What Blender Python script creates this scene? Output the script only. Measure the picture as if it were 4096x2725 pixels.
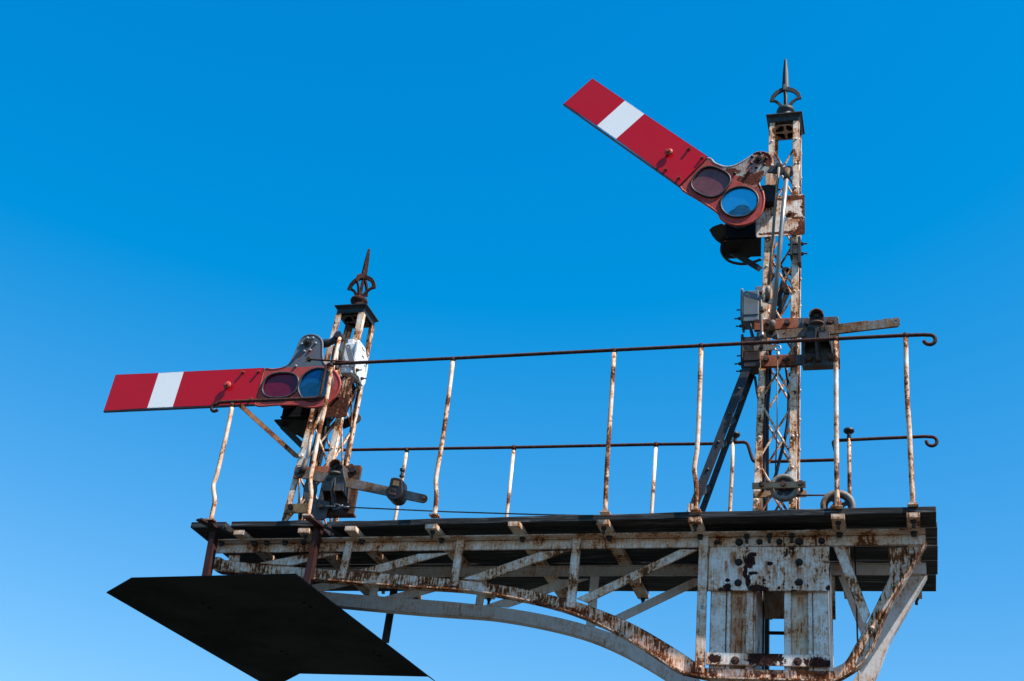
import bpy, bmesh, math, random
from mathutils import Vector, Matrix
random.seed(7)
S = bpy.context.scene
for o in list(bpy.data.objects): bpy.data.objects.remove(o)

# ------------------------------------------------------------------ camera
def cam_rows(yaw, pitch, roll):
    B = Matrix(((1, 0, 0), (0, 0, -1), (0, 1, 0)))
    cy, sy = math.cos(yaw), math.sin(yaw)
    cp, sp = math.cos(pitch), math.sin(pitch)
    cr, sr = math.cos(roll), math.sin(roll)
    return Matrix(((cr, -sr, 0), (sr, cr, 0), (0, 0, 1))) @ B @ Matrix(((1, 0, 0), (0, cp, sp), (0, -sp, cp))) @ Matrix(((cy, -sy, 0), (sy, cy, 0), (0, 0, 1)))
CR = cam_rows(*[math.radians(a) for a in (-19.0524, 29.6043, 6.78737)])
CP = Vector((0, -5.9, 1.6))
FOC = 5169.26
cd = bpy.data.cameras.new('camera'); cam = bpy.data.objects.new('camera', cd)
S.collection.objects.link(cam); S.camera = cam
cd.sensor_width = 36; cd.lens = FOC / 4096 * 36; cd.clip_start = .05; cd.clip_end = 3000
m4 = Matrix((CR[0], -CR[1], -CR[2])).transposed().to_4x4(); m4.translation = CP
cam.matrix_world = m4

# ------------------------------------------------------------------ sky, sun, exposure
SUN = Vector((.53, -.198, .825)).normalized()
w = bpy.data.worlds.new('World'); S.world = w; w.use_nodes = True
nt = w.node_tree; nt.nodes.clear()
sky = nt.nodes.new('ShaderNodeTexSky'); sky.sky_type = 'NISHITA'; sky.sun_disc = False
sky.sun_elevation = math.asin(SUN.z); sky.sun_rotation = math.atan2(SUN.x, SUN.y)
sky.altitude = 0; sky.air_density = 1.0; sky.dust_density = .35; sky.ozone_density = 3.0
bg = nt.nodes.new('ShaderNodeBackground'); bg.inputs['Strength'].default_value = .14
wo = nt.nodes.new('ShaderNodeOutputWorld')
# grade of the clear sky: deep azure overhead, paler only towards the horizon (a power curve for each colour)
se = nt.nodes.new('ShaderNodeSeparateColor'); co = nt.nodes.new('ShaderNodeCombineColor'); nt.links.new(sky.outputs[0], se.inputs[0])
for i, (gm, gain, top) in enumerate(((1., .80, 3.4), (.97, .735, 4.3), (.60, 1.54, 5.6))):
    p = nt.nodes.new('ShaderNodeMath'); p.operation = 'POWER'; p.inputs[1].default_value = gm; nt.links.new(se.outputs[i], p.inputs[0])
    if i == 0:
        p.operation = 'SUBTRACT'; p.inputs[1].default_value = .965; p.use_clamp = False
        z = nt.nodes.new('ShaderNodeMath'); z.operation = 'MAXIMUM'; z.inputs[1].default_value = 0; nt.links.new(p.outputs[0], z.inputs[0]); p = z
    q = nt.nodes.new('ShaderNodeMath'); q.operation = 'MULTIPLY'; q.inputs[1].default_value = gain; nt.links.new(p.outputs[0], q.inputs[0])
    k = nt.nodes.new('ShaderNodeMath'); k.operation = 'MINIMUM'; k.inputs[1].default_value = top; nt.links.new(q.outputs[0], k.inputs[0]); nt.links.new(k.outputs[0], co.inputs[i])
nt.links.new(co.outputs[0], bg.inputs[0]); nt.links.new(bg.outputs[0], wo.inputs[0])
sl = bpy.data.lights.new('sun', 'SUN'); sl.energy = 5.0; sl.angle = math.radians(.5); sl.color = (1, .94, .86)
so = bpy.data.objects.new('sun', sl); S.collection.objects.link(so)
so.rotation_euler = SUN.to_track_quat('Z', 'Y').to_euler(); so.location = (3, -3, 12)
S.view_settings.view_transform = 'Standard'; S.view_settings.look = 'None'
S.view_settings.exposure = .8; S.view_settings.gamma = 1
S.render.resolution_x = 1024; S.render.resolution_y = 681

# ------------------------------------------------------------------ surveying: where a sight line meets an upright or level plane
RG = {0: (0, 0, 1.7378), 1: (2200, 200, .5741), 2: (2800, 900, .5102), 3: (2700, 1600, .5102), 4: (2600, 2000, .5091), 5: (400, 950, .5739),
      6: (1000, 1600, .3826), 7: (700, 1950, .5515), 8: (1800, 1950, .4942), 11: (2950, 1080, .2551), 12: (2900, 1480, .38256),
      13: (2950, 560, .2807), 14: (2800, 800, .2551), 15: (1100, 1250, .28699), 16: (1050, 1650, .31888), 17: (3000, 1850, .21213),
      18: (700, 1500, .5102), 21: (1350, 1330, .12116), 25: (3040, 200, .2423), 26: (1300, 960, .22968)}
def sight(r, u, v):
    a, b, s = RG[r]
    return CR.transposed() @ Vector(((a + s * u - 2048) / FOC, (b + s * v - 1362.5) / FOC, 1))
def on(Y, r, u, v):
    d = sight(r, u, v); return CP + d * ((Y - CP.y) / d.y)
def onz(Z, r, u, v):
    d = sight(r, u, v); return CP + d * ((Z - CP.z) / d.z)
def onx(X, r, u, v):
    d = sight(r, u, v); return CP + d * ((X - CP.x) / d.x)
def ons(Y, r, pts): return [on(Y, r, *p) for p in pts]

# ------------------------------------------------------------------ materials
class NG:
    def __init__(s, name):
        s.m = bpy.data.materials.new(name); s.m.use_nodes = True
        s.t = s.m.node_tree; s.t.nodes.clear()
        s.out = s.n('OutputMaterial'); s.bs = s.n('BsdfPrincipled'); s.l(s.bs.outputs[0], s.out.inputs[0])
        s.pos = s.n('NewGeometry').outputs['Position']
    def n(s, t): return s.t.nodes.new('ShaderNode' + t)
    def l(s, a, b): s.t.links.new(a, b)
    def put(s, sock, v):
        if hasattr(v, 'is_linked') or hasattr(v, 'links'): s.l(v, sock)
        else:
            if isinstance(v, tuple) and len(v) == 3 and sock.type == 'RGBA': v = v + (1,)
            sock.default_value = v
    def math(s, op, a, b=0., c=None, clamp=False):
        n = s.n('Math'); n.operation = op; n.use_clamp = clamp
        s.put(n.inputs[0], a); s.put(n.inputs[1], b)
        if c is not None: s.put(n.inputs[2], c)
        return n.outputs[0]
    def noise(s, scale, detail=5, rough=.6, vec=None, stretch=None, dist=0.):
        v = s.pos if vec is None else vec
        if stretch:
            mp = s.n('Mapping'); mp.inputs['Scale'].default_value = stretch; s.l(v, mp.inputs[0]); v = mp.outputs[0]
        n = s.n('TexNoise'); n.inputs['Scale'].default_value = scale; n.inputs['Detail'].default_value = detail
        n.inputs['Roughness'].default_value = rough; n.inputs['Distortion'].default_value = dist
        s.l(v, n.inputs['Vector']); return n.outputs['Fac']
    def ramp(s, f, a, b, lo=0., hi=1.):
        n = s.n('MapRange'); n.interpolation_type = 'SMOOTHSTEP'
        s.put(n.inputs[0], f); s.put(n.inputs[1], a); s.put(n.inputs[2], b); s.put(n.inputs[3], lo); s.put(n.inputs[4], hi)
        return n.outputs[0]
    def mix(s, f, a, b):
        n = s.n('Mix'); n.data_type = 'RGBA'; s.put(n.inputs[0], f); s.put(n.inputs[6], a); s.put(n.inputs[7], b); return n.outputs[2]
    def bump(s, h, strength=.4, dist=.003):
        n = s.n('Bump'); n.inputs['Strength'].default_value = strength; n.inputs['Distance'].default_value = dist
        s.l(h, n.inputs['Height']); s.l(n.outputs[0], s.bs.inputs['Normal'])
    def edge(s, r=.007):
        b = s.n('Bevel'); b.samples = 4; b.inputs['Radius'].default_value = r
        g = s.n('NewGeometry')
        d = s.n('VectorMath'); d.operation = 'DOT_PRODUCT'; s.l(b.outputs[0], d.inputs[0]); s.l(g.outputs['Normal'], d.inputs[1])
        return s.math('SUBTRACT', 1., d.outputs['Value'])
    def blob(s, c, rx, rz, wob):
        v = s.n('VectorMath'); v.operation = 'SUBTRACT'; s.l(s.pos, v.inputs[0]); v.inputs[1].default_value = c
        k = s.n('VectorMath'); k.operation = 'MULTIPLY'; s.l(v.outputs[0], k.inputs[0]); k.inputs[1].default_value = (1 / rx, .3 / rx, 1 / rz)
        L = s.n('VectorMath'); L.operation = 'LENGTH'; s.l(k.outputs[0], L.inputs[0])
        return s.ramp(s.math('ADD', L.outputs['Value'], wob), 1.12, .92)

def painted(name, paint=(.80, .755, .72), rust=.4, streak=1., grime=.35, rough=.55, edge=1., fine=1., blobs=(), dark=(.036, .012, .008), orange=(.28, .085, .028), bumpy=.45, along=(1, 1, .16), cover2=None, drips=(), big=6.5, specks=0):
    """old gloss paint on steel: rust breaks through in flakes and at edges, and runs down in streaks"""
    g = NG(name)
    n1 = g.noise(big, 7, .66); n2 = g.noise(95, 4, .62, stretch=along); n3 = g.noise(75, 5, .7); n4 = g.noise(240, 3, .6)
    f = g.math('MULTIPLY', n1, .55); f = g.math('MULTIPLY_ADD', n2, .25 * streak, f); f = g.math('MULTIPLY_ADD', n3, .28 * fine, f)
    f = g.math('ADD', f, -.5 * (.25 * streak + .28 * fine - .45) )
    if edge: f = g.math('MULTIPLY_ADD', g.math('MULTIPLY', g.edge(), n3), 1.5 * edge, f)
    t = .66 - .27 * rust
    m = g.ramp(f, t - .012, t + .028); stain = g.ramp(f, t - .13, t + .02)
    if blobs:
        wob = g.math('MULTIPLY_ADD', g.noise(48, 7, .75), 2.6, -1.3)
        for c, rx, rz in blobs: m = g.math('MAXIMUM', m, g.blob(c, rx, rz, wob)); 
    runs = g.math('MULTIPLY', 0., 0.)
    for c, wd, ln in drips:       # a rust run below a bolt: narrow, fading with length
        sp = g.n('SeparateXYZ'); g.l(g.pos, sp.inputs[0])
        dx = g.math('ABSOLUTE', g.math('SUBTRACT', sp.outputs[0], g.math('MULTIPLY_ADD', g.noise(25, 2), .02, c[0] - .01)))
        dz = g.math('SUBTRACT', c[2], sp.outputs[2])
        k = g.math('MULTIPLY', g.ramp(dx, wd * 1.8, wd * .4), g.math('MULTIPLY', g.ramp(dz, 0, .01), g.ramp(dz, ln, ln * .2)))
        runs = g.math('MAXIMUM', runs, g.math('MULTIPLY', k, g.ramp(n2, .3, .6, .6, 1.2)), clamp=True)
    runcol = g.mix(g.ramp(n3, .35, .6), (.24, .06, .016), (.52, .19, .06))
    rc = g.mix(g.ramp(n3, .38, .66), dark, orange)
    rc = g.mix(g.ramp(n4, .45, .7, 0, .55), rc, tuple(c * .4 for c in dark))
    pc = g.mix(g.ramp(g.noise(17, 6, .7), .35, .75, 0, grime), paint, tuple(c * k for c, k in zip(paint, (.58, .47, .35))))
    pc = g.mix(g.ramp(n2, .5, .74, 0, grime * .8), pc, tuple(c * k for c, k in zip(paint, (.55, .40, .27))))
    if cover2:
        col2, pt, nrm, wob2 = cover2
        v = g.n('VectorMath'); v.operation = 'SUBTRACT'; g.l(g.pos, v.inputs[0]); v.inputs[1].default_value = pt
        d = g.n('VectorMath'); d.operation = 'DOT_PRODUCT'; g.l(v.outputs[0], d.inputs[0]); d.inputs[1].default_value = nrm
        k = g.ramp(g.math('MULTIPLY_ADD', n1, wob2, g.math('ADD', d.outputs['Value'], -.5 * wob2)), -.001, .003)
        pc = g.mix(k, pc, col2)
    st = tuple(c * k for c, k in zip(paint, (.74, .34, .12)))
    col = g.mix(g.math('MULTIPLY', stain, .85), pc, st)
    if drips: col = g.mix(runs, col, runcol)
    if specks:                                            # pin-holes of rust, each with a short tail
        sk = g.noise(150, 2, .5, stretch=(1, 1, .45)); col = g.mix(g.math('MULTIPLY', g.ramp(sk, .74 - .1 * specks, .78 - .1 * specks), g.ramp(n1, .34, .5)), col, g.mix(n3, dark, (.16, .055, .022)))
    col = g.mix(m, col, rc)
    g.put(g.bs.inputs['Base Color'], col)
    g.put(g.bs.inputs['Roughness'], g.ramp(m, 0, 1, rough, .92))
    g.put(g.bs.inputs['Specular IOR Level'], g.ramp(m, 0, 1, .28, .1))
    h = g.math('MULTIPLY_ADD', m, -.5, g.math('MULTIPLY_ADD', g.noise(130, 4, .65), .5, g.math('MULTIPLY', n1, .25)))
    h = g.math('MULTIPLY_ADD', g.math('MULTIPLY', m, n4), .5, h)
    g.bump(h, bumpy, .004)
    return g.m
def plain(name, a, b, scale=30, rough=.6, metal=0., bumpy=.25, stretch=None, spec=.4, detail=5, hi=.7, lo=.35):
    g = NG(name)
    n = g.noise(scale, detail, .65, stretch=stretch)
    g.put(g.bs.inputs['Base Color'], g.mix(g.ramp(n, lo, hi), a, b)); g.put(g.bs.inputs['Roughness'], g.ramp(n, .3, .7, rough * .85, min(1, rough * 1.15)))
    g.put(g.bs.inputs['Metallic'], metal); g.put(g.bs.inputs['Specular IOR Level'], spec)
    g.bump(g.math('ADD', n, g.math('MULTIPLY', g.noise(180, 3), .5)), bumpy, .003)
    return g.m
def timber(name):
    g = NG(name)
    n = g.noise(95, 6, .68, stretch=(.035, 1, 1), dist=.7); k = g.noise(9, 4, .6, stretch=(.3, 1, 1)); li = g.noise(14, 6, .75)
    c = g.mix(g.ramp(n, .42, .66), (.006, .0065, .0075), (.06, .062, .066)); c = g.mix(g.math('MULTIPLY', g.ramp(n, .50, .68), g.ramp(g.noise(7, 4, .6, stretch=(.35, 1, 1)), .46, .62)), c, (.27, .275, .285))
    c = g.mix(g.ramp(k, .45, .7, 0, .55), c, (.012, .011, .012))
    c = g.mix(g.ramp(li, .70, .76, 0, .8), c, (.30, .31, .27)); c = g.mix(g.ramp(g.noise(5, 5, .7), .68, .75, 0, .7), c, (.20, .12, .02))
    g.put(g.bs.inputs['Base Color'], c); g.bs.inputs['Roughness'].default_value = .75; g.bs.inputs['Specular IOR Level'].default_value = .3
    g.bump(n, .4, .004); return g.m
def enamel(name, col, alt, seed=0.):
    g = NG(name)
    n = g.noise(5, 4); f = g.noise(60, 5, .7)
    c = g.mix(g.ramp(n, .3, .7, 0, .5), col, alt)
    e = g.math('MULTIPLY', g.edge(.012), g.ramp(f, .35, .65)); c = g.mix(g.ramp(e, .06, .22, 0, .85), c, (.06, .015, .015))
    c = g.mix(g.ramp(g.noise(30, 6, .75), .62, .80, 0, .35), c, tuple(x * .55 for x in col))
    g.put(g.bs.inputs['Base Color'], c); g.put(g.bs.inputs['Roughness'], g.ramp(n, .3, .7, .26, .36)); g.bs.inputs['Specular IOR Level'].default_value = .32
    g.bump(g.noise(3, 2), .12, .01); return g.m
def lens(name, tint, dust, k, alpha):
    g = NG(name); g.t.nodes.remove(g.bs)
    tr = g.n('BsdfTransparent'); tr.inputs[0].default_value = tint + (1,)
    df = g.n('BsdfDiffuse'); g.put(df.inputs[0], g.mix(g.ramp(g.noise(14, 6, .7), .35, .7), dust, tuple(c * .6 for c in dust)))
    gl = g.n('BsdfGlossy'); gl.inputs['Roughness'].default_value = .06
    a = g.n('MixShader'); g.put(a.inputs[0], g.ramp(g.noise(8, 4), .2, .8, alpha * .85, min(1, alpha * 1.15))); g.l(tr.outputs[0], a.inputs[1]); g.l(df.outputs[0], a.inputs[2])
    fr = g.n('Fresnel'); fr.inputs[0].default_value = 1.5
    b = g.n('MixShader'); g.l(fr.outputs[0], b.inputs[0]); g.l(a.outputs[0], b.inputs[1]); g.l(gl.outputs[0], b.inputs[2])
    g.l(b.outputs[0], g.out.inputs[0]); return g.m

MT = {}
MT['white'] = painted('truss_paint', rust=.46, grime=.85, streak=1.1, specks=.9)
MT['white_arch'] = painted('arch_paint', rust=.60, grime=.75, streak=1.9, fine=.8, specks=.6)
MT['white_rear'] = painted('rear_truss_paint', specks=.5, paint=(.69, .66, .66), rust=.16, grime=.35, edge=.5)
MT['white_col'] = painted('column_paint', rust=.30, grime=.75, streak=1.2, specks=1., paint=(.80, .755, .73))
MT['white_post'] = painted('post_paint', rust=.50, grime=.5, streak=.8, edge=1.8, big=9, specks=.6, paint=(.82, .78, .70))
MT['white_rail'] = painted('handrail_post_paint', rust=.53, grime=.5, specks=.4, streak=.5, fine=.6, edge=0, big=6, along=(1, 1, .25), paint=(.82, .79, .74))
MT['bracket'] = painted('bracket_paint', rust=.42, grime=.6, paint=(.74, .68, .60))
MT['brace'] = painted('rusty_brace_paint', paint=(.34, .21, .11), rust=.62, grime=.6, dark=(.03, .012, .009), orange=(.22, .075, .03), along=(.3, 1, .3))
MT['rust'] = plain('rusted_rail', (.030, .014, .012), (.095, .038, .026), 45, .85, bumpy=.5, spec=.2)
MT['rustbar'] = painted('red_rusted_bar', paint=(.35, .13, .075), rust=.5, dark=(.06, .02, .012), orange=(.33, .12, .06), rough=.8)
MT['boltdark'] = plain('black_bolt', (.008, .007, .007), (.035, .022, .018), 80, .65, bumpy=.5)
MT['boltrust'] = plain('rusty_bolt', (.03, .014, .012), (.13, .055, .035), 90, .8, bumpy=.5)
MT['boltwhite'] = painted('painted_rivet', rust=.35, edge=0, paint=(.76, .72, .66))
MT['black'] = plain('black_paint', (.008, .009, .011), (.022, .023, .025), 25, .5, bumpy=.3)
MT['darkgrey'] = painted('dark_grey_paint', paint=(.075, .088, .105), rust=.28, grime=.5, dark=(.02, .012, .01), orange=(.14, .065, .03), bumpy=.7, rough=.5)
MT['stay'] = painted('bitumen_paint', paint=(.030, .036, .046), rust=.22, grime=.4, dark=(.02, .01, .01), orange=(.13, .07, .035), bumpy=1., rough=.45)
MT['lever'] = painted('worn_lever_paint', paint=(.17, .18, .19), rust=.5, dark=(.05, .025, .015), orange=(.24, .12, .055), rough=.6)
MT['brownbar'] = painted('weathered_bar', paint=(.42, .30, .19), rust=.55, dark=(.14, .08, .045), orange=(.36, .20, .10), rough=.6, along=(.1, 1, 1))
MT['galv'] = plain('steel_rod', (.20, .20, .20), (.36, .33, .30), 25, .42, .55, stretch=(1, 1, .2))
MT['boxgrey'] = painted('grey_box_paint', paint=(.145, .17, .195), rust=.05, grime=.25, edge=.35, rough=.4, dark=(.04, .03, .03), orange=(.15, .1, .07))
MT['boxpale'] = painted('pale_box_paint', paint=(.66, .70, .74), rust=.02, grime=.2, edge=.25, rough=.4, dark=(.05, .04, .04), orange=(.2, .14, .1))
MT['boxdark'] = painted('dark_box_paint', paint=(.04, .036, .042), rust=.25, grime=.5, dark=(.02, .01, .01), orange=(.12, .06, .035), rough=.45)
MT['timber'] = timber('tarred_timber')
MT['red'] = enamel('red_enamel', (.50, .004, .012), (.44, .003, .010))
MT['whiteband'] = enamel('white_enamel', (.85, .85, .85), (.80, .81, .81))
MT['cable'] = plain('black_cable', (.008, .008, .010), (.02, .02, .024), 30, .4)
MT['shield'] = plain('shield_plate', (.0012, .0018, .0035), (.0015, .0021, .004), 1.5, .6, bumpy=.1, spec=.08)
MT['maroon'] = painted('maroon_hanger', paint=(.040, .014, .014), rust=.35, dark=(.02, .009, .009), orange=(.08, .024, .018), rough=.6)
MT['pulley'] = painted('pulley_grey', paint=(.21, .21, .205), rust=.35, grime=.5, dark=(.05, .03, .02), orange=(.25, .15, .08), rough=.6)
MT['finialgreen'] = painted('grey_green_finial', paint=(.032, .042, .046), rust=.18, grime=.4, dark=(.02, .012, .01), orange=(.14, .06, .03), rough=.55)
MT['finialrust'] = painted('rust_finial', paint=(.05, .05, .05), rust=.85, dark=(.018, .010, .010), orange=(.085, .030, .022), rough=.8)
MT['fret'] = painted('fret_paint', paint=(.55, .43, .34), rust=.3, grime=.5)
MT['redlens'] = lens('red_glass', (.42, .07, .09), (.27, .095, .10), .5, .66)
MT['redlens_deep'] = lens('red_glass_deep', (.50, .01, .03), (.20, .006, .035), .5, .74)
MT['bluelens'] = lens('blue_glass', (.62, .93, 1.0), (.04, .26, .50), .5, .22)
MT['bluelens_dark'] = lens('blue_glass_dusty', (.18, .62, .88), (.010, .11, .24), .5, .62)
MT['clear'] = lens('clear_glass', (.5, .55, .6), (.2, .22, .25), .5, .4)
MT['lampblack'] = plain('lamp_black', (.0035, .0035, .0045), (.009, .009, .010), 25, .6, spec=.2)
MT['lichen'] = painted('lichen_bar', paint=(.22, .20, .12), rust=.55, dark=(.05, .03, .015), orange=(.25, .15, .06))
MT['galvbrown'] = plain('brown_rod', (.11, .085, .07), (.26, .20, .16), 40, .6, .2, stretch=(1, 1, .2))
MT['wire'] = plain('steel_wire', (.04, .045, .05), (.10, .11, .12), 60, .45, .4)
MT['ink'] = plain('ink', (.01, .01, .012), (.02, .02, .022), 50, .6)

# ------------------------------------------------------------------ mesh builder
SINGLE = {k: k for k in ('rivet', 'bracket_bolt', 'bar_bolt', 'strap_bolt', 'plate_bolt', 'blade_bolt', 'lever_bolt', 'stud', 'spacer', 'clamp_bolt', 'ink_mark')}
SINGLE.update({'rivets': 'rivet', 'chord_bolts': 'chord_bolt', 'foot_bolts': 'foot_bolt', 'plate_bolts': 'plate_bolt', 'casting_rivets': 'rivet', 'ink_marks': 'ink_mark'})
class MB:
    def __init__(s): s.rg = []; s.v = []; s.f = []; s.sm = []; s.mi = []; s.cur = 0
    def add(s, vs, fs, smooth=False):
        b = len(s.v); s.rg.append((b, b + len(vs), len(s.f), len(s.f) + len(fs))); s.v += [Vector(v) for v in vs]
        for f in fs: s.f.append([b + i for i in f]); s.sm.append(smooth); s.mi.append(s.cur)
    def clusters(s):
        bx = []
        for a, b, c, d in s.rg:
            P = s.v[a:b]; lo = [min(p[i] for p in P) - .0008 for i in range(3)]; hi = [max(p[i] for p in P) + .0008 for i in range(3)]
            hit = [k for k in bx if all(k[0][i] <= hi[i] and lo[i] <= k[1][i] for i in range(3))]
            mem = [(a, b, c, d)]
            for k in hit: bx.remove(k); mem += k[2]; lo = [min(x, y) for x, y in zip(lo, k[0])]; hi = [max(x, y) for x, y in zip(hi, k[1])]
            bx.append((lo, hi, mem))
        out = []
        for lo, hi, mem in bx:
            m = MB()
            for a, b, c, d in mem: m.add(s.v[a:b], [[i - a for i in f] for f in s.f[c:d]], s.sm[c])
            out.append(m)
        return out
    def loft(s, A, B, smooth=False, caps=True):
        n = len(A); fs = [[i, (i + 1) % n, n + (i + 1) % n, n + i] for i in range(n)]
        s.add(list(A) + list(B), fs, smooth)
        if caps: s.add(A, [list(range(n))]); s.add(B, [list(range(n))])
    def prism(s, poly, off): off = Vector(off); s.loft(poly, [p + off for p in poly])
    def box(s, x0, x1, y0, y1, z0, z1): s.prism([Vector(p) for p in ((x0, y0, z0), (x1, y0, z0), (x1, y0, z1), (x0, y0, z1))], (0, y1 - y0, 0))
    def bar(s, p, q, wd, th, side):
        """flat bar from p to q, wd wide in the plane holding side, th thick along the cross direction"""
        p, q = Vector(p), Vector(q); d = (q - p).normalized(); t = Vector(side); t = (t - d * t.dot(d)).normalized(); u = d.cross(t)
        def ring(c): return [c + u * wd / 2 * a + t * th / 2 * b for a, b in ((-1, -1), (1, -1), (1, 1), (-1, 1))]
        s.loft(ring(p), ring(q))
    def tube(s, pts, r, n=10, closed=False):
        pts = [Vector(p) for p in pts]; N = len(pts); rings = []; up = None
        for i, p in enumerate(pts):
            a = pts[i - 1] if (i or closed) else p; b = pts[(i + 1) % N] if (i < N - 1 or closed) else p
            d = (b - a).normalized()
            if up is None: up = Vector((0, 0, 1)) if abs(d.z) < .9 else Vector((0, 1, 0))
            up = (up - d * up.dot(d)).normalized(); k = d.cross(up)
            rr = r[i] if isinstance(r, (list, tuple)) else r
            rings.append([p + (up * math.cos(2 * math.pi * j / n) + k * math.sin(2 * math.pi * j / n)) * rr for j in range(n)])
        vs = [v for R_ in rings for v in R_]; fs = []
        for i in range(N if closed else N - 1):
            for j in range(n): fs.append([i * n + j, i * n + (j + 1) % n, ((i + 1) % N) * n + (j + 1) % n, ((i + 1) % N) * n + j])
        s.add(vs, fs, True)
        if not closed: s.add(rings[0], [list(range(n))]); s.add(rings[-1], [list(range(n))])
    def lathe(s, c, ax, prof, n=20, smooth=True, caps=True):
        c = Vector(c); ax = Vector(ax).normalized(); e = ax.orthogonal().normalized(); k = ax.cross(e)
        vs = []; fs = []; N = len(prof)
        for r, h in prof: vs += [c + ax * h + (e * math.cos(2 * math.pi * j / n) + k * math.sin(2 * math.pi * j / n)) * max(r, 1e-5) for j in range(n)]
        for i in range(N - 1):
            for j in range(n): fs.append([i * n + j, i * n + (j + 1) % n, (i + 1) * n + (j + 1) % n, (i + 1) * n + j])
        s.add(vs, fs, smooth)
        if caps: s.add(vs[:n], [list(range(n))]); s.add(vs[-n:], [list(range(n))])
    def cyl(s, c, ax, r, h, n=16): s.lathe(c, ax, [(r, 0), (r, h)], n, n > 8)
    def hexbolt(s, c, ax, r, h, stud=0, washer=True):
        if washer: s.cyl(c, ax, r * 1.45, h * .18, 14)
        s.cyl(Vector(c) + Vector(ax).normalized() * h * .1, ax, r * 1.12, h, 6)
        if stud: s.cyl(Vector(c) + Vector(ax).normalized() * h, ax, r * .5, stud, 8)
    def dome(s, c, ax, r, h): s.lathe(c, ax, [(r, 0), (r * .93, h * .4), (r * .7, h * .75), (r * .35, h * .95), (.0005, h)], 12)
    def holed(s, outer, holes, off):
        """plate with openings: flat outline and holes, thickened by off"""
        off = Vector(off); bm = bmesh.new(); loops = []
        for L in [outer] + holes:
            vs = [bm.verts.new(p) for p in L]; loops.append(L)
            for i in range(len(vs)): bm.edges.new((vs[i], vs[(i + 1) % len(vs)]))
        bmesh.ops.triangle_fill(bm, use_beauty=True, edges=bm.edges[:], normal=off.normalized())
        bm.verts.index_update(); vs = [v.co.copy() for v in bm.verts]; fs = [[v.index for v in f.verts] for f in bm.faces]; bm.free()
        s.add(vs, fs); s.add([v + off for v in vs], fs)
        for L in loops:
            n = len(L); s.add(list(L) + [p + off for p in L], [[i, (i + 1) % n, n + (i + 1) % n, n + i] for i in range(n)])
    def build(s, name, mat, parent=None, bev=0., loc=None, one=False):
        if name in SINGLE and not one:                                 # fasteners: every one its own mesh
            for k in s.clusters(): last = k.build(SINGLE[name], mat, parent, bev, None, True)
            return last
        me = bpy.data.meshes.new(name)
        org = parent['_org'] if parent is not None else (Vector(loc) if loc is not None else Vector((0, 0, 0)))
        org = Vector(org)
        me.from_pydata([v - org for v in s.v], [], s.f); me.update()
        mats = mat if isinstance(mat, (list, tuple)) else [mat]
        for m in mats: me.materials.append(MT[m] if isinstance(m, str) else m)
        me.polygons.foreach_set('use_smooth', s.sm); me.polygons.foreach_set('material_index', s.mi)
        bm = bmesh.new(); bm.from_mesh(me); bmesh.ops.remove_doubles(bm, verts=bm.verts, dist=1e-5); bmesh.ops.recalc_face_normals(bm, faces=bm.faces); bm.to_mesh(me); bm.free()
        o = bpy.data.objects.new(name, me); S.collection.objects.link(o)
        if parent is not None: o.parent = parent
        else: o.location = org
        o['_org'] = tuple(org)
        if bev:
            b = o.modifiers.new('bevel', 'BEVEL'); b.width = bev; b.segments = 2; b.limit_method = 'ANGLE'; b.angle_limit = math.radians(40)
        return o
def thing(name, label, cat, loc, group=None):
    o = bpy.data.objects.new(name, None); S.collection.objects.link(o); o.location = loc; o['_org'] = tuple(loc); o.empty_display_size = .1
    o['label'] = label; o['category'] = cat
    if group: o['group'] = group
    return o
def tag(o, label, cat, group=None):
    o['label'] = label; o['category'] = cat
    if group: o['group'] = group
    return o
def writing(text, org, ux, uy, size, depth, mat, parent, name='lettering', spacing=1.):
    """raised or inked letters lying on a face spanned by ux (along) and uy (up)"""
    c = bpy.data.curves.new(name, 'FONT'); c.body = text; c.size = size; c.extrude = depth; c.align_x = 'CENTER'; c.align_y = 'CENTER'; c.space_character = spacing
    t = bpy.data.objects.new(name, c); S.collection.objects.link(t)
    bpy.context.view_layer.update()
    me = bpy.data.meshes.new_from_object(t.evaluated_get(bpy.context.evaluated_depsgraph_get()))
    bpy.data.objects.remove(t); bpy.data.curves.remove(c)
    ux = Vector(ux).normalized(); uz = ux.cross(Vector(uy)).normalized(); uy = uz.cross(ux)
    M = Matrix((ux, uy, uz)).transposed(); o_ = Vector(parent['_org'])
    for v in me.vertices: v.co = M @ v.co + Vector(org) - o_
    me.materials.clear(); me.materials.append(MT[mat])
    o = bpy.data.objects.new(name, me); S.collection.objects.link(o); o.parent = parent; o['_org'] = tuple(o_); return o
def circle(c, r, n=28, ax=(0, 1, 0), ex=(1, 0, 0)):
    ax = Vector(ax); e = Vector(ex); k = ax.cross(e)
    return [Vector(c) + (e * math.cos(2 * math.pi * i / n) + k * math.sin(2 * math.pi * i / n)) * r for i in range(n)]
def smooth_path(pts, k=6, closed=False):
    P = [Vector(p) for p in pts]; N = len(P); out = []
    for i in range(N if closed else N - 1):
        g = (lambda j: P[j % N]) if closed else (lambda j: P[max(0, min(N - 1, j))])
        a, b, c, d = g(i - 1), g(i), g(i + 1), g(i + 2)
        for q in range(k):
            t = q / k; out.append(.5 * ((2 * b) + (c - a) * t + (2 * a - 5 * b + 4 * c - d) * t * t + (3 * b - a - 3 * c + d) * t ** 3))
    if not closed: out.append(P[-1])
    return out
F = Vector((0, -1, 0))      # towards the viewer's side of the line

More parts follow.
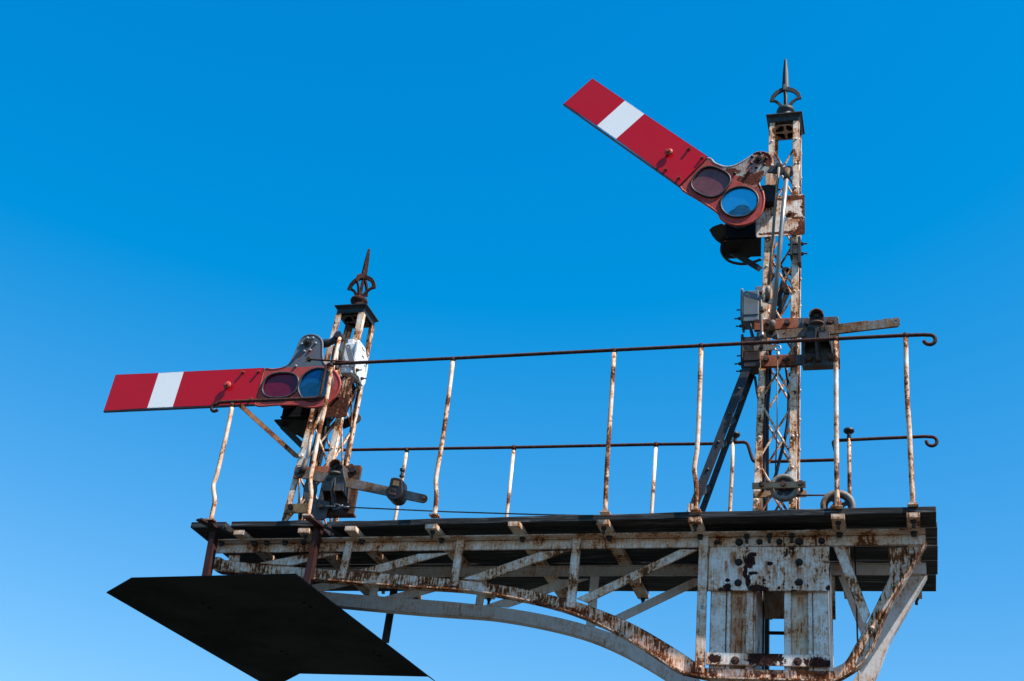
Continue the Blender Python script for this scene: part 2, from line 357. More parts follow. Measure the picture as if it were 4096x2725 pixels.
# ------------------------------------------------------------------ ground
g = NG('ballast'); a = g.noise(9, 6, .7); b = g.noise(.15, 4)
g.put(g.bs.inputs['Base Color'], g.mix(g.ramp(b, .4, .6), g.mix(g.ramp(a, .3, .7), (.012, .010, .009), (.04, .036, .032)), g.mix(g.ramp(a, .3, .7), (.010, .014, .006), (.022, .030, .011))))
g.bs.inputs['Roughness'].default_value = .95; g.bump(a, .8, .03); MT['ballast'] = g.m
m = MB(); n = 24
m.add([(x * 60 - 720, y * 60 - 720, 0) for y in range(n + 1) for x in range(n + 1)], [[j * (n + 1) + i, j * (n + 1) + i + 1, (j + 1) * (n + 1) + i + 1, (j + 1) * (n + 1) + i] for j in range(n) for i in range(n)])
gr = m.build('ground', 'ballast'); gr['kind'] = 'structure'

# ------------------------------------------------------------------ gantry: two trusses on a column
RY = .39                                    # rear truss stands this far behind the front one
gan = thing('signal_gantry', 'rusty white steel bracket gantry with arched truss on a riveted column', 'gantry', (-.63, .195, 0))
chL, chR = -3.61, .092
def zc(x): return 3.934 + .0095 * (x - .09)  # underside of the top chord
MT['gusset'] = painted('gusset_paint', rust=.40, grime=.6, streak=1.3, paint=(.84, .79, .77), dark=(.020, .010, .010), orange=(.07, .024, .016), blobs=[
    (on(-.012, 4, 785, 480), .026, .030), (on(-.012, 4, 748, 560), .010, .035), (on(-.012, 4, 815, 575), .026, .010), (on(-.012, 4, 848, 690), .045, .016),
    (on(-.012, 4, 605, 690), .024, .024), (on(-.012, 4, 608, 630), .012, .010), (on(-.012, 4, 942, 500), .014, .010), (on(-.012, 4, 1400, 690), .012, .016),
    (on(-.012, 4, 1130, 712), .016, .006), (on(-.012, 4, 1415, 560), .006, .035), (on(-.012, 4, 770, 640), .012, .03), (on(-.012, 4, 900, 700), .02, .012), (on(-.012, 4, 1015, 690), .008, .008), (on(-.012, 4, 560, 700), .016, .010), (on(-.012, 4, 800, 430), .02, .012)],
    drips=[(on(-.012, 4, 660, 395), .013, .12), (on(-.012, 4, 705, 520), .010, .10), (on(-.012, 4, 1175, 520), .012, .10), (on(-.012, 4, 1125, 400), .012, .11), (on(-.012, 4, 920, 470), .008, .10), (on(-.012, 4, 980, 500), .007, .12), (on(-.012, 4, 600, 470), .006, .1), (on(-.012, 4, 1040, 520), .005, .06)])
MT['strap'] = painted('strap_paint', rust=.35, grime=.5, dark=(.020, .010, .010), orange=(.06, .022, .016), blobs=[(on(-.012, 4, 505, 1245), .036, .024), (on(-.012, 4, 910, 1250), .088, .034), (on(-.012, 4, 1320, 1280), .062, .026), (on(-.012, 4, 850, 1225), .05, .02)],
    drips=[(on(-.012, 4, 790, 1290), .01, .06), (on(-.012, 4, 1270, 1300), .012, .06)])
MT['colweb'] = painted('column_web_paint', rust=.34, grime=.8, paint=(.72, .58, .45), streak=1.4, drips=[(on(0, 4, 695, 735), .016, .22), (on(0, 4, 1180, 735), .013, .10), (on(0, 4, 690, 900), .02, .3)])
arch_top = [(7, 268, 512), (7, 320, 505), (7, 400, 538), (7, 600, 556), (7, 830, 570), (7, 1000, 588), (7, 1200, 602), (7, 1600, 630), (7, 1900, 648), (8, 85, 748), (8, 300, 770), (8, 600, 812), (8, 950, 900), (8, 1120, 950), (8, 1400, 1055), (8, 1600, 1160), (8, 1800, 1288), (8, 1985, 1412)]
arch_bot = [(7, 262, 560), (7, 300, 598), (7, 380, 625), (7, 600, 634), (7, 830, 655), (7, 1000, 672), (7, 1200, 690), (7, 1600, 722), (7, 1900, 748), (8, 85, 824), (8, 300, 862), (8, 600, 910), (8, 950, 990), (8, 1120, 1062), (8, 1400, 1200), (8, 1600, 1318), (8, 1760, 1440), (8, 1900, 1510)]
st_in = [(4, 2010, 372), (4, 1880, 610), (4, 1690, 1000), (4, 1600, 1160), (4, 1530, 1275), (4, 1440, 1322)]
st_out = [(4, 2160, 365), (4, 1985, 665), (4, 1845, 925), (4, 1745, 1170), (4, 1650, 1310), (4, 1500, 1405)]
def truss(rear):
    Y = RY if rear else 0.; s = 1 if rear else -1          # flanges turn outwards on both faces
    A, B, C = ('white_rear', 'white_rear', 'white_rear') if rear else ('white', 'white_arch', 'white')
    def pt(r, u, v): p = on(0, r, u, v); return Vector((p.x, Y, p.z))
    y0, y1 = Y, Y - s * .008                              # web of each angle
    # top chord
    m = MB()
    def cx(x, dz, y): return Vector((x, y, zc(x) + dz))
    m.loft([cx(chL, 0, y0), cx(chL, 0, y1), cx(chL, .050, y1), cx(chL, .050, y0)], [cx(chR, 0, y0), cx(chR, 0, y1), cx(chR, .050, y1), cx(chR, .050, y0)])
    m.loft([cx(chL, .0505, y1), cx(chL, .0505, Y + s * .058), cx(chL, .058, Y + s * .058), cx(chL, .058, y1)], [cx(chR, .0505, y1), cx(chR, .0505, Y + s * .058), cx(chR, .058, Y + s * .058), cx(chR, .058, y1)])
    ch = m.build('top_chord', A, gan, .0015)
    # arched lower chord, level across the column, then up the back strut
    T = smooth_path([pt(*p) for p in arch_top], 3); U = smooth_path([pt(*p) for p in arch_bot], 3)
    for _ in range(14):                                   # one fair curve
        for L in (T, U): L[6:-3] = [L[i] * .5 + (L[i - 1] + L[i + 1]) * .25 for i in range(6, len(L) - 3)]
    zb0, zb1 = on(0, 4, 440, 1322).z, on(0, 4, 440, 1322).z - .05
    colr = on(0, 4, 1440, 1360).x
    T += [Vector((on(0, 4, 440, 1330).x, Y, zb0)), Vector((colr, Y, zb0))]; U += [Vector((on(0, 4, 455, 1400).x, Y, zb1)), Vector((colr, Y, zb1))]
    T += smooth_path([pt(*p) for p in st_in][::-1], 3); U += smooth_path([pt(*p) for p in st_out][::-1], 3)
    def ribbon(nm, lo, hi, mat):
        w_ = MB(); fl = MB()
        for i in range(lo, hi):
            w_.add([T[i] + Vector((0, y - Y, 0)) for y in (y0, y1)] + [U[i] + Vector((0, y - Y, 0)) for y in (y0, y1)] + [T[i + 1] + Vector((0, y - Y, 0)) for y in (y0, y1)] + [U[i + 1] + Vector((0, y - Y, 0)) for y in (y0, y1)],
                   [[0, 2, 6, 4], [1, 3, 7, 5], [0, 1, 5, 4], [2, 3, 7, 6]] + ([[0, 1, 3, 2]] if i == lo else []) + ([[4, 5, 7, 6]] if i == hi - 1 else []))
            k = []
            for j in (i, i + 1):
                d = (U[j] - T[j]).normalized() * .009
                k.append([U[j] + Vector((0, y1 - Y, 0)), U[j] + Vector((0, s * .046, 0)), U[j] + d + Vector((0, s * .046, 0)), U[j] + d + Vector((0, y1 - Y, 0))])
            w_.loft(k[0], k[1], caps=(i in (lo, hi - 1)))
        return w_.build(nm, mat, gan)
    na = 3 * (len(arch_top) - 1)
    ac = ribbon('arch_chord', 0, na, B); ribbon('foot_chord', na + 1, na + 2, B)
    ribbon('transition', na, na + 1, B).name = 'arch_shoe'
    ribbon('back_strut', na + 2, len(T) - 1, B)
    # uprights and diagonals lapped on the face
    f0 = Y + s * .0025
    def flat(nm, quad, mat, th=.008, lift=.0):
        q = [Vector((p.x, f0 + s * lift, p.z)) for p in [on(0, *c) for c in quad]]
        mm = MB(); mm.prism(q, (0, s * th, 0)); return mm.build(nm, mat, gan, .0012)
    ups = [[(7, 1250, 396), (7, 1306, 396), (7, 1246, 672), (7, 1188, 672)], [(7, 2052, 381), (7, 2110, 381), (7, 2056, 726), (7, 1998, 726)],
           [(8, 1000, 412), (8, 1072, 412), (8, 1022, 990), (8, 945, 978)], [(8, 2021, 402), (8, 2098, 400), (8, 2066, 1520), (8, 1986, 1505)]]
    for q in ups:
        u = flat('upright', q, C, .009, .009)
        r = MB()
        for a_, b_ in ((0, 1), (3, 2)):
            p = (on(0, *q[a_]) + on(0, *q[b_])) / 2; oth = (on(0, *q[3 - a_]) + on(0, *q[3 - b_])) / 2
            p = p + (oth - p).normalized() * .028; r.dome((p.x, f0 + s * .018, p.z), (0, s, 0), .0095, .007)
        r.build('rivet', 'boltwhite', u)
    dg = [[(7, 590, 556), (7, 940, 488), (7, 1215, 482), (7, 850, 572)], [(7, 1318, 608), (7, 1770, 486), (7, 2010, 478), (7, 1500, 622)],
          [(8, 95, 746), (8, 745, 522), (8, 985, 514), (8, 300, 760)], [(8, 1028, 905), (8, 1868, 506), (8, 2018, 508), (8, 1118, 940)],
          [(4, 1440, 372), (4, 1526, 372), (4, 1732, 905), (4, 1682, 988)]]
    for q in dg: flat('diagonal', q, C, .008, .0)
    if not rear:
        flat('end_gusset', [(4, 1872, 372), (4, 2000, 372), (4, 1895, 600), (4, 1884, 602)], 'white_arch', .006, -.0125)
        flat('end_gusset', [(7, 385, 488), (7, 468, 488), (7, 462, 545), (7, 385, 540)], 'white_arch', .006, -.0125)
        w_ = writing('55', on(-.024, 8, 2041, 970), (0, 0, 1), (-1, 0, 0), .019, .0004, 'ink', gan)
    # fasteners along the chord
    bd = MB()
    for q in [(7, 575, 392), (7, 668, 390), (7, 800, 388), (7, 935, 386), (7, 1358, 382), (7, 1935, 372), (7, 340, 398), (8, 588, 402), (8, 1290, 392), (8, 2025, 384), (3, 1290, 1040), (3, 1872, 1032)]:
        p = on(-.03, *q); bd.cyl((p.x, Y + s * .03, zc(p.x) + .0505), (0, 0, -1), .016, .006); bd.cyl((p.x, Y + s * .03, zc(p.x) + .0445), (0, 0, -1), .013, .014, 6)
    if not rear:
        for q in [(3, 563, 1060), (3, 740, 1060), (3, 914, 1058)]:
            p = on(-.03, *q); bd.cyl((p.x, -.03, zc(p.x) + .05), (0, 0, -1), .015, .016, 6); bd.cyl((p.x, -.03, zc(p.x) + .04), (0, 0, -1), .0075, .034, 8)
        for u_, v_, r_ in [(330, 1117, .011), (503, 1115, .017), (662, 1112, .0135), (818, 1110, .0135), (975, 1110, .017), (1150, 1105, .0145)]:
            p = on(-.002, 3, u_, v_); bd.hexbolt((p.x, 0, p.z), F, r_ * .8, .012)
    bd.build('chord_bolts', 'boltdark', ch)
    if not rear:
        rv = MB()
        for q in [(3, 1262, 1100), (3, 1720, 1090), (3, 1812, 1088), (3, 1907, 1085), (7, 440, 437), (7, 375, 437)]:
            p = on(0, *q); rv.dome((p.x, 0, p.z), F, .0085, .006)
        rv.build('rivets', 'boltwhite', ch)
        rv = MB()
        for q in [(7, 315, 520), (7, 345, 567), (7, 407, 585), (7, 483, 597), (4, 2060, 412), (4, 2002, 520), (4, 1948, 626), (4, 1745, 1005)]:
            p = on(0, *q); rv.dome((p.x, 0, p.z), F, .0095, .007)
        rv.build('rivets', 'boltwhite', ac)
        bb = MB()
        for u_ in (505, 850, 978, 1355):
            p = on(0, 4, u_, 1368); bb.hexbolt((p.x, 0, p.z), F, .010, .012, .01)
        bb.build('foot_bolts', 'boltrust', ac)
truss(False); truss(True)
# column: a pair of channels front and back, joined by plates
xs = [on(0, 4, u, 1000).x for u in (470, 590, 598, 628, 750, 808, 862, 1052, 1106, 1240, 1276, 1281, 1400)]
ztop = 3.93
for Y, s in ((.012, 1), (RY - .012, -1)):
    def cbox(nm, x0, x1, d0, d1, mat):
        mm = MB(); a_, b_ = sorted((Y + s * d0, Y + s * d1)); mm.box(x0, x1, a_, b_, .02, ztop); return mm.build(nm, mat, gan, .0015)
    cbox('column_flange', xs[0], xs[1], .0, .012, 'white_col'); cbox('column_flange', xs[2], xs[3], .0, .05, 'white_col')
    cbox('column_web', xs[3] + .0005, xs[4] - .0005, .022, .032, 'colweb'); cbox('column_flange', xs[4], xs[5], .0, .06, 'white_col')
    cbox('column_flange', xs[7], xs[8], .0, .06, 'white_col'); cbox('column_web', xs[8] + .0005, xs[9] - .0005, .022, .032, 'colweb')
    cbox('column_flange', xs[9], xs[10], .0, .05, 'white_col'); cbox('column_flange', xs[11], xs[12], .0, .012, 'white_col')
for x0, x1 in ((xs[5] + .001, xs[6]), (xs[0] + .002, xs[0] + .012), (xs[12] - .012, xs[12] - .002), (xs[7] - .0, xs[7] + .008)):
    m = MB(); m.box(x0, x0 + .01 if x1 - x0 > .02 else x1, .0245, RY - .0245, .02, ztop - .02); m.build('column_side', 'white_col', gan)
for Y, s in ((0., -1), (RY, 1)):
    m = MB(); a_ = on(0, 4, 466, 392); b_ = on(0, 4, 1417, 722)
    y0, y1 = sorted((Y + s * .0015, Y + s * .0095)); m.box(a_.x, b_.x, y0, y1, b_.z, zc(a_.x) - .002)
    gp = m.build('gusset_plate', 'gusset' if s < 0 else 'white', gan, .0012)
    f = MB()
    for u, v in ((697, 490), (1172, 490), (692, 652), (1172, 648)):
        p = on(-.01, 4, u, v); f.hexbolt((p.x, Y + s * .0095, p.z), (0, s, 0), .0125, .014, .010)
    f.build('plate_bolts', 'boltdark', gp)
    f = MB()
    for u, v in ((517, 648), (1350, 645)): p = on(-.01, 4, u, v); f.dome((p.x, Y + s * .0095, p.z), (0, s, 0), .012, .008)
    f.build('rivets', 'boltwhite', gp)
    m = MB(); a_ = on(0, 4, 442, 1202); b_ = on(0, 4, 1419, 1318); m.box(a_.x, b_.x, y0, y1, b_.z, a_.z)
    sp = m.build('strap_plate', 'strap' if s < 0 else 'white', gan, .0012)
    f = MB()
    for u, v in ((668, 1262), (1160, 1270)): p = on(-.01, 4, u, v); f.hexbolt((p.x, Y + s * .0095, p.z), (0, s, 0), .0135, .014, .012)
    f.build('plate_bolts', 'boltrust', sp)
    for z in (2.6, 1.8, 1.0, .3):
        m = MB(); m.box(a_.x, b_.x, y0, y1, z, z + .08); m.build('batten_plate', 'white', gan)
m = MB(); m.box(-1.15, -.1, -.2, .6, 0, .02); m.build('base_plate', 'white_arch', gan)
# cross brackets under the boards
brk = [(7, 430, 505), (7, 895, 975), (7, 1235, 1312), (7, 1815, 1900), (8, 470, 565), (8, 1185, 1285), (8, 1925, 2030), (3, 1220, 1327), (3, 1815, 1922)]
vv = [300, 290, 278, 268, 285, 277, 262, 912, 905]
for i, (r, u0, u1) in enumerate(brk):
    a_ = onz(3.992, r, u0, vv[i]); b_ = onz(3.992, r, u1, vv[i]); x0, x1 = a_.x, b_.x; yf = max(-.185, a_.y)
    zb = zc(x0) + .0585
    m = MB(); m.box(x0, x1, yf,   .912, zb, zb + .007)
    for X0, X1 in ((x0, x0 + .006), (x1 - .006, x1)): m.box(X0, X1, yf,   .912, zb + .0072, zb + .026)
    m.box(x0 + .0062, x1 - .0062, yf + .0005, yf + .006, zb + .0072, zb + .0255)
    b = m.build('cross_bracket', 'bracket', gan, .001)
    f = MB()
    for y in ((yf + .035, .895) if i not in (0, 2, 4) else (.895,)):
        f.cyl(((x0 + x1) / 2, y, zb), (0, 0, -1), .014, .012, 6); f.cyl(((x0 + x1) / 2, y, zb - .012), (0, 0, -1), .008, .024, 8)
    for y in (.12, .25): f.cyl(((x0 + x1) / 2, y, zb), (0, 0, -1), .008, .002, 10)
    f.build('bracket_bolt', 'boltdark', b)

# ------------------------------------------------------------------ timber walkway
dk = thing('walkway', 'black tarred timber board walkway lying along the top of the gantry', 'walkway', (-1.4, .36, 4.02))
def zd(x): return 4.021 + .006 * x if x < 0 else 4.021
def plank(x0, x1, y0, y1, th=.033, droop=0., y0r=None, y1r=None, nm='board'):
    y0r = y0 if y0r is None else y0r; y1r = y1 if y1r is None else y1r
    m = MB(); N = max(2, int((x1 - x0) / .12)); R_ = []
    for i in range(N + 1):
        t = i / N; x = x0 + (x1 - x0) * t; z = zd(x) + random.uniform(-.0015, .0015) + droop
        ya = y0 + (y0r - y0) * t + random.uniform(-.002, .002); yb = y1 + (y1r - y1) * t + random.uniform(-.002, .002); k = random.uniform(-.002, .002)
        R_.append([Vector(p) for p in ((x, ya, z), (x, yb, z), (x, yb, z + th + k), (x, ya, z + th + k))])
    for i in range(N): m.loft(R_[i], R_[i + 1], caps=i in (0, N - 1))
    return m.build(nm, 'timber', dk, .003)
plank(-2.905, .142, -.10, .062, y0r=-.17, y1r=.002); plank(-3.455, -2.935, -.118, .045)
plank(-3.44, .147, .09, .245, y0r=.020, y1r=.226); plank(-3.46, .149, .262, .445, y0r=.243, y1r=.428)
plank(-3.45, .149, .462, .640, y0r=.446, y1r=.624); plank(-3.47, .142, .662, .885, y0r=.645, y1r=.878)
m = MB(); m.box(-3.70, -3.49, -.115, .88, zd(-3.6) + .001, zd(-3.6) + .034); m.build('end_board', 'timber', dk, .003)
m = MB(); m.box(-.80, -.455, .005, .018, 3.998, 4.019); m.build('packing', 'timber', dk)

# ------------------------------------------------------------------ handrails
def curl(c, r, a0, a1, n=16, ry=None): return [Vector((c.x + r * math.cos(math.radians(a0 + (a1 - a0) * i / n)), c.y, c.z + (ry or r) * math.sin(math.radians(a0 + (a1 - a0) * i / n)))) for i in range(n + 1)]
HY = -.17
hr = thing('handrail', 'nearer rusty handrail with seven bent posts, stepped down at its left end', 'handrail', (-1.5, HY, 4.05))
m = MB()
rp = [on(HY, 2, 1750, 861), on(HY, 2, 1600, 866), on(HY, 2, 1065, 893), on(HY, 2, 30, 946), on(HY, 0, 1414, 806), on(HY, 0, 1043, 825), on(HY, 5, 1640, 880)]
e = curl(on(HY, 2, 1800, 900), .027, 95, -170, 14)
m.tube(e[::-1] + rp + smooth_path([on(HY, 5, 1600, 884), on(HY, 5, 1578, 905), on(HY, 5, 1556, 1000), on(HY, 5, 1535, 1100), on(HY, 5, 1500, 1122)], 4) + [on(HY, 5, 1200, 1134), on(HY, 5, 940, 1144), on(HY, 5, 830, 1150)] + curl(on(HY, 5, 803, 1187), .022, 75, 330, 14), .0098, 10)
rail = m.build('top_rail', 'rust', hr)
posts = [[(18, 450, 240), (18, 400, 480), (18, 328, 780), (18, 300, 870), (18, 312, 985), (18, 300, 1050), (18, 280, 1140)],
         [(5, 1615, 895), (6, 795, 20), (6, 720, 350), (6, 655, 700), (6, 630, 830), (6, 640, 1000), (6, 605, 1215)],
         [(0, 1043, 828), (0, 1022, 990), (6, 1950, 780), (6, 1944, 900), (6, 1948, 1020), (6, 1930, 1212)],
         [(0, 1414, 808), (0, 1398, 1060), (0, 1393, 1181)], [(0, 1614, 797), (0, 1606, 1010), (3, 158, 480), (3, 152, 560), (3, 168, 690), (3, 162, 868)],
         [(2, 1065, 897), (2, 1068, 1500), (3, 1266, 420), (3, 1268, 600), (3, 1273, 843)], [(2, 1612, 868), (2, 1622, 1300), (3, 1840, 300), (3, 1852, 560), (3, 1865, 826)]]
for p in posts:
    q = [on(HY, *a_) for a_ in p]; m = MB(); m.tube(smooth_path(q, 4), .0118, 12); b = m.build('post', 'white_rail', hr)
    m = MB(); c = q[-1]; m.box(c.x - .024, c.x + .024, HY - .02, HY + .022, c.z - .004, c.z + .004); m.build('foot_flange', 'white_post', b)
    m = MB(); c = q[0]; m.cyl(c + Vector((0, 0, -.012)), (0, 0, 1), .0132, .024, 10); m.build('rail_socket', 'rust', b)
m = MB(); a_ = on(HY + .01, 18, 505, 232); b_ = on(.09, 18, 950, 636); m.bar(a_, b_, .026, .006, (0, -1, .2)); m.bar(b_, b_ + Vector((.05, .0, .0)), .026, .006, (0, -1, .2)); m.build('brace', 'brace', hr)
m = MB(); a_ = on(-.19, 15, 470, 655); b_ = on(-.17, 15, 1090, 690); m.tube([a_, (a_ + b_) / 2, b_], .0055, 8); m.cyl(a_ + Vector((0, .012, 0)), F, .012, .024, 8); m.tube([a_, a_ + Vector((-.015, -.004, -.022))], .0022, 6)
m.build('hook_rod', 'rust', hr)
FY = .90
hf = thing('handrail', 'farther thin rusty handrail along the back of the walkway, with black knobs on two posts', 'handrail', (-1.4, FY, 4.05))
m = MB()
c = on(FY, 3, 2012, 325)
m.tube([on(FY, 6, 700, 524), on(FY, 6, 1000, 523), on(FY, 0, 1183, 1030), on(FY, 0, 1510, 1023), on(FY, 3, 300, 343), on(FY, 3, 500, 332)] + smooth_path([on(FY, 3, 540, 331), on(FY, 3, 570, 350), on(FY, 3, 595, 430), on(FY, 3, 615, 478), on(FY, 3, 650, 487)], 4) + [on(FY, 3, 965, 478), on(FY, 3, 1225, 471)] + smooth_path([on(FY, 3, 1250, 470), on(FY, 3, 1268, 452), on(FY, 3, 1252, 380), on(FY, 3, 1242, 330), on(FY, 3, 1275, 318)], 4) + [on(FY, 3, 1600, 302), on(FY, 3, 1960, 287)] + curl(c, .028, 95, -190, 14), .0098, 10)
m.build('top_rail', 'rust', hf)
for p in [[(6, 1640, 530), (6, 1605, 740), (6, 1520, 1238)], [(0, 1183, 1032), (0, 1167, 1182)], [(0, 1510, 1025), (0, 1500, 1178)], [(3, 455, 300), (3, 450, 500), (3, 430, 870)], [(3, 1365, 265), (3, 1366, 500), (3, 1368, 760)]]:
    q = [on(FY, *a_) for a_ in p]; d = (q[-1] - q[-2]).normalized(); q.append(Vector((q[-1].x + d.x * .2, FY, 3.995)))
    m = MB(); m.tube(q, .0105, 12); b = m.build('post', 'white_rail', hf)
    if p[0][0] == 3:
        m = MB(); t = on(FY, 3, *((470, 275) if p[0][1] == 455 else (1363, 245))); m.lathe(t + Vector((0, 0, -.018)), (0, 0, 1), [(.011, -.03), (.013, -.02), (.010, -.004), (.016, .002), (.029, .012), (.032, .02), (.027, .030), (.012, .037), (.001, .038)], 18); m.build('knob', 'black', b)
    else:
        m = MB(); m.cyl(q[0] + Vector((0, 0, -.012)), (0, 0, 1), .0135, .028, 10); m.build('rail_socket', 'rust', b)

# ------------------------------------------------------------------ lattice signal posts
def signal_post(xb, xt, wb, wt, zt, label, capmat, finmat, fretmat, neck, tall):
    z0 = 4.05; yb, yt = .2, .2
    o = thing('signal_post', label, 'signal post', (xb, .2, z0), 'lattice signal posts')
    def c(z): t = (z - z0) / (zt - z0); return xb + (xt - xb) * t, (wb + (wt - wb) * t) / 2
    fl = .036
    for sx in (-1, 1):
        for sy in (-1, 1):
            m = MB(); R_ = []
            for z in (z0 - .02, zt):
                x, h = c(z); X, Yv = x + sx * h, .2 + sy * h
                R_.append([Vector((X - sx * a_, Yv - sy * b_, z)) for a_, b_ in ((0, 0), (fl, 0), (fl, .006), (.006, .006), (.006, fl), (0, fl))])
            m.loft(R_[0], R_[1]); lg = m.build('leg', 'white_post', o, .001)
            m = MB(); z = z0 + .16
            while z < zt - .1:
                x, h = c(z)
                if sy < 0: m.dome((x + sx * (h - .018), .2 + sy * h, z), (0, sy, 0), .008, .006)
                if sx > 0: m.dome((x + sx * h, .2 + sy * (h - .018), z + .01), (sx, 0, 0), .008, .006)
                z += .1745
            if m.v: m.build('rivets', 'boltwhite', lg)
    # zigzag rods on each face
    zs = []; z = z0 + .0435
    while z < zt - .15: zs.append(z); z += .3375
    for ax, sd in ((0, -1), (0, 1), (1, -1), (1, 1)):
        m = MB()
        for ph in (0, 1):
            P = []
            for i, z in enumerate(zs):
                x, h = c(z); e_ = (h - .02) * (1 if (i + ph) % 2 else -1); k = sd * (h - .010 - .008 * ph)
                q = Vector((x + e_, .2 + k, z)) if ax == 0 else Vector((x + k, .2 + e_, z))
                up = Vector((0, 0, .018)); P += [q - up, q + up]
            m.tube(P, .0062, 8)
        m.build('lattice', 'white_post', o)
    x, h = c(zt); h2 = .1
    m = MB(); R_ = [[Vector((x + a_ * k, .2 + b_ * k, z)) for a_, b_ in ((-1, -1), (1, -1), (1, 1), (-1, 1))] for k, z in ((.088, zt), (.088, zt + .03), (.097, zt + .042), (.104, zt + .044), (.104, zt + .052), (.06, zt + .06))]
    for i in range(len(R_) - 1): m.loft(R_[i], R_[i + 1], caps=i == len(R_) - 2)
    m.holed([p for p in R_[0]], [[Vector((x + a_ * .068, .2 + b_ * .068, zt)) for a_, b_ in ((-1, -1), (1, -1), (1, 1), (-1, 1))]], (0, 0, .004))
    m.build('cap', capmat, o, .0015)
    # openwork plate under the cap
    m = MB(); q = h - .018
    def sq(cx_, cy_, s_, inner): return [Vector((x + cx_ * p, .2 + cy_ * r_, zt - .012)) for p, r_ in inner]
    holes = []
    for sx in (-1, 1):
        for sy in (-1, 1):
            pts = [(.008, .02), (.02, .008), (q - .006, .008), (q - .012, .026), (q - .028, q - .028), (.03, q - .012), (.008, q - .006)]
            holes.append([Vector((x + sx * p, .2 + sy * r_, zt - .012)) for p, r_ in pts][::1 if sx * sy > 0 else -1])
    m.holed([Vector((x + a_ * q, .2 + b_ * q, zt - .012)) for a_, b_ in ((-1, -1), (1, -1), (1, 1), (-1, 1))], holes, (0, 0, .006))
    m.build('fret_plate', fretmat, o)
    # finial
    b = zt + .06 + neck
    m = MB(); m.lathe((x, .2, b - neck - .002), (0, 0, 1), [(.05, 0), (.05, .01), (.042, .03), (.042, neck + .010), (.040, neck + .014), (.050, neck + .022), (.054, neck + .036), (.050, neck + .049), (.036, neck + .056), (.016, neck + .061)], 24); fin = m.build('finial', finmat, o)
    # star-section spike
    m = MB()
    def star(z, r): return [Vector((x + r * k * math.cos(t), .2 + r * k * math.sin(t), z)) for t, k in [(i * math.pi / 4, 1. if i % 2 == 0 else .55) for i in range(8)]]
    zz = [(b + .055, .011), (b + .19, .011), (b + .225, .021), (b + .225 + .105 * tall, .0165), (b + .225 + .21 * tall, .008), (b + .225 + .217 * tall, .003)]
    for i in range(len(zz) - 1): m.loft(star(*zz[i]), star(*zz[i + 1]), caps=i in (0, len(zz) - 2))
    m.build('spike', finmat, fin)
    out = [(.0, .218), (.014, .222), (.034, .214), (.062, .196), (.083, .168), (.094, .130), (.094, .123), (.066, .116), (.048, .100), (.036, .075), (.030, .052), (.008, .052), (.018, .085), (.034, .110), (.058, .128), (.068, .135), (.062, .155), (.046, .175), (.02, .190), (.0, .193)]
    for k in range(4):
        t = k * math.pi / 2; d = Vector((math.cos(t), math.sin(t), 0)); n_ = Vector((-d.y, d.x, 0))
        m = MB(); m.prism([Vector((x, .2, b)) + d * r_ + Vector((0, 0, h_)) - n_ * .006 for r_, h_ in out], n_ * .012); m.build('wing', finmat, fin, .001)
    return o, c
postR, cR = signal_post(-.612, -.560, .212, .172, 6.618, 'tall rusty white lattice signal post with grey finial, above the column', 'finialgreen', 'finialgreen', 'fret', .052, 1.04)
postL, cL = signal_post(-3.160, -3.115, .232, .180, 5.464, 'short rusty white lattice signal post with brown finial, at the left end', 'black', 'finialrust', 'darkgrey', .042, .91)
# small fittings that belong to the posts
m = MB(); A1 = on(.06, 14, 1530, 570); B1 = on(.06, 14, 1585, 975); m.box(A1.x, A1.x + .016, .06, .12, B1.z, A1.z)
m.box(on(.06, 14, 1405, 600).x, on(.06, 14, 1440, 600).x, .06, .12, on(.06, 14, 1405, 860).z, A1.z)
for v in (690, 845): p = on(.09, 14, 1585, v); m.hexbolt((A1.x + .016, .09, p.z), (1, 0, 0), .010, .012, .022); m.cyl((A1.x - .055, .09, p.z), (1, 0, 0), .006, .06, 8)
m.build('clamp', 'stay', postR, .001)
m = MB()
for (a_, b_, hd) in (((11, 770, 40), (11, 610, 560), (11, 760, 20)), ((11, 790, 330), (11, 610, 760), (11, 770, 310))):
    p, q = on(.34, *a_), on(.34, *b_); m.bar(p, q, .03, .012, (0, 1, 0)); hd = on(.34, *hd); m.cyl(hd + Vector((0, -.01, 0)), (0, 1, 0), .024, .02, 14); m.bar(hd, hd + Vector((.05, 0, -.02)), .03, .02, (0, 1, 0))
m.build('back_bracket', 'stay', postR, .001)
for (a_, b_) in (((2, 425, 742), (2, 768, 808)), ((2, 476, 1024), (2, 742, 1100))):
    p, q = on(.075, *a_), on(.075, *b_); m = MB(); z1, z0_ = p.z, q.z
    m.box(p.x, q.x, .075, .083, z0_, z1); m.box(p.x, q.x, .0835, .098, z0_, z0_ + .006); cb = m.build('cross_bar', 'rustbar', postR, .0015)
    f = MB()
    for u in ((535, 683) if a_[1] < 450 else (518, 672)): t = on(.07, 2, u, (a_[2] + b_[2]) / 2 - 8); f.cyl((t.x, .075, t.z), F, .017, .004, 14); f.cyl((t.x, .072, t.z), F, .0145, .018, 6)
    f.build('bar_bolt', 'boltrust', cb)
    m = MB(); m.box(q.x + .0005, q.x + .05, .078, .088, z0_ + .003, z1 - .003); m.build('bar_end', 'darkgrey', postR)
m = MB(); p = on(.075, 16, 310, 1148); q = on(.075, 16, 560, 1262); m.box(p.x - .01, q.x + .09, .072, .082, q.z, p.z); cb = m.build('cross_bar', 'lichen', postL, .0015)
f = MB(); t = on(.07, 16, 357, 1192); f.cyl((t.x, .072, t.z), F, .016, .016, 6); f.build('bar_bolt', 'boltrust', cb)
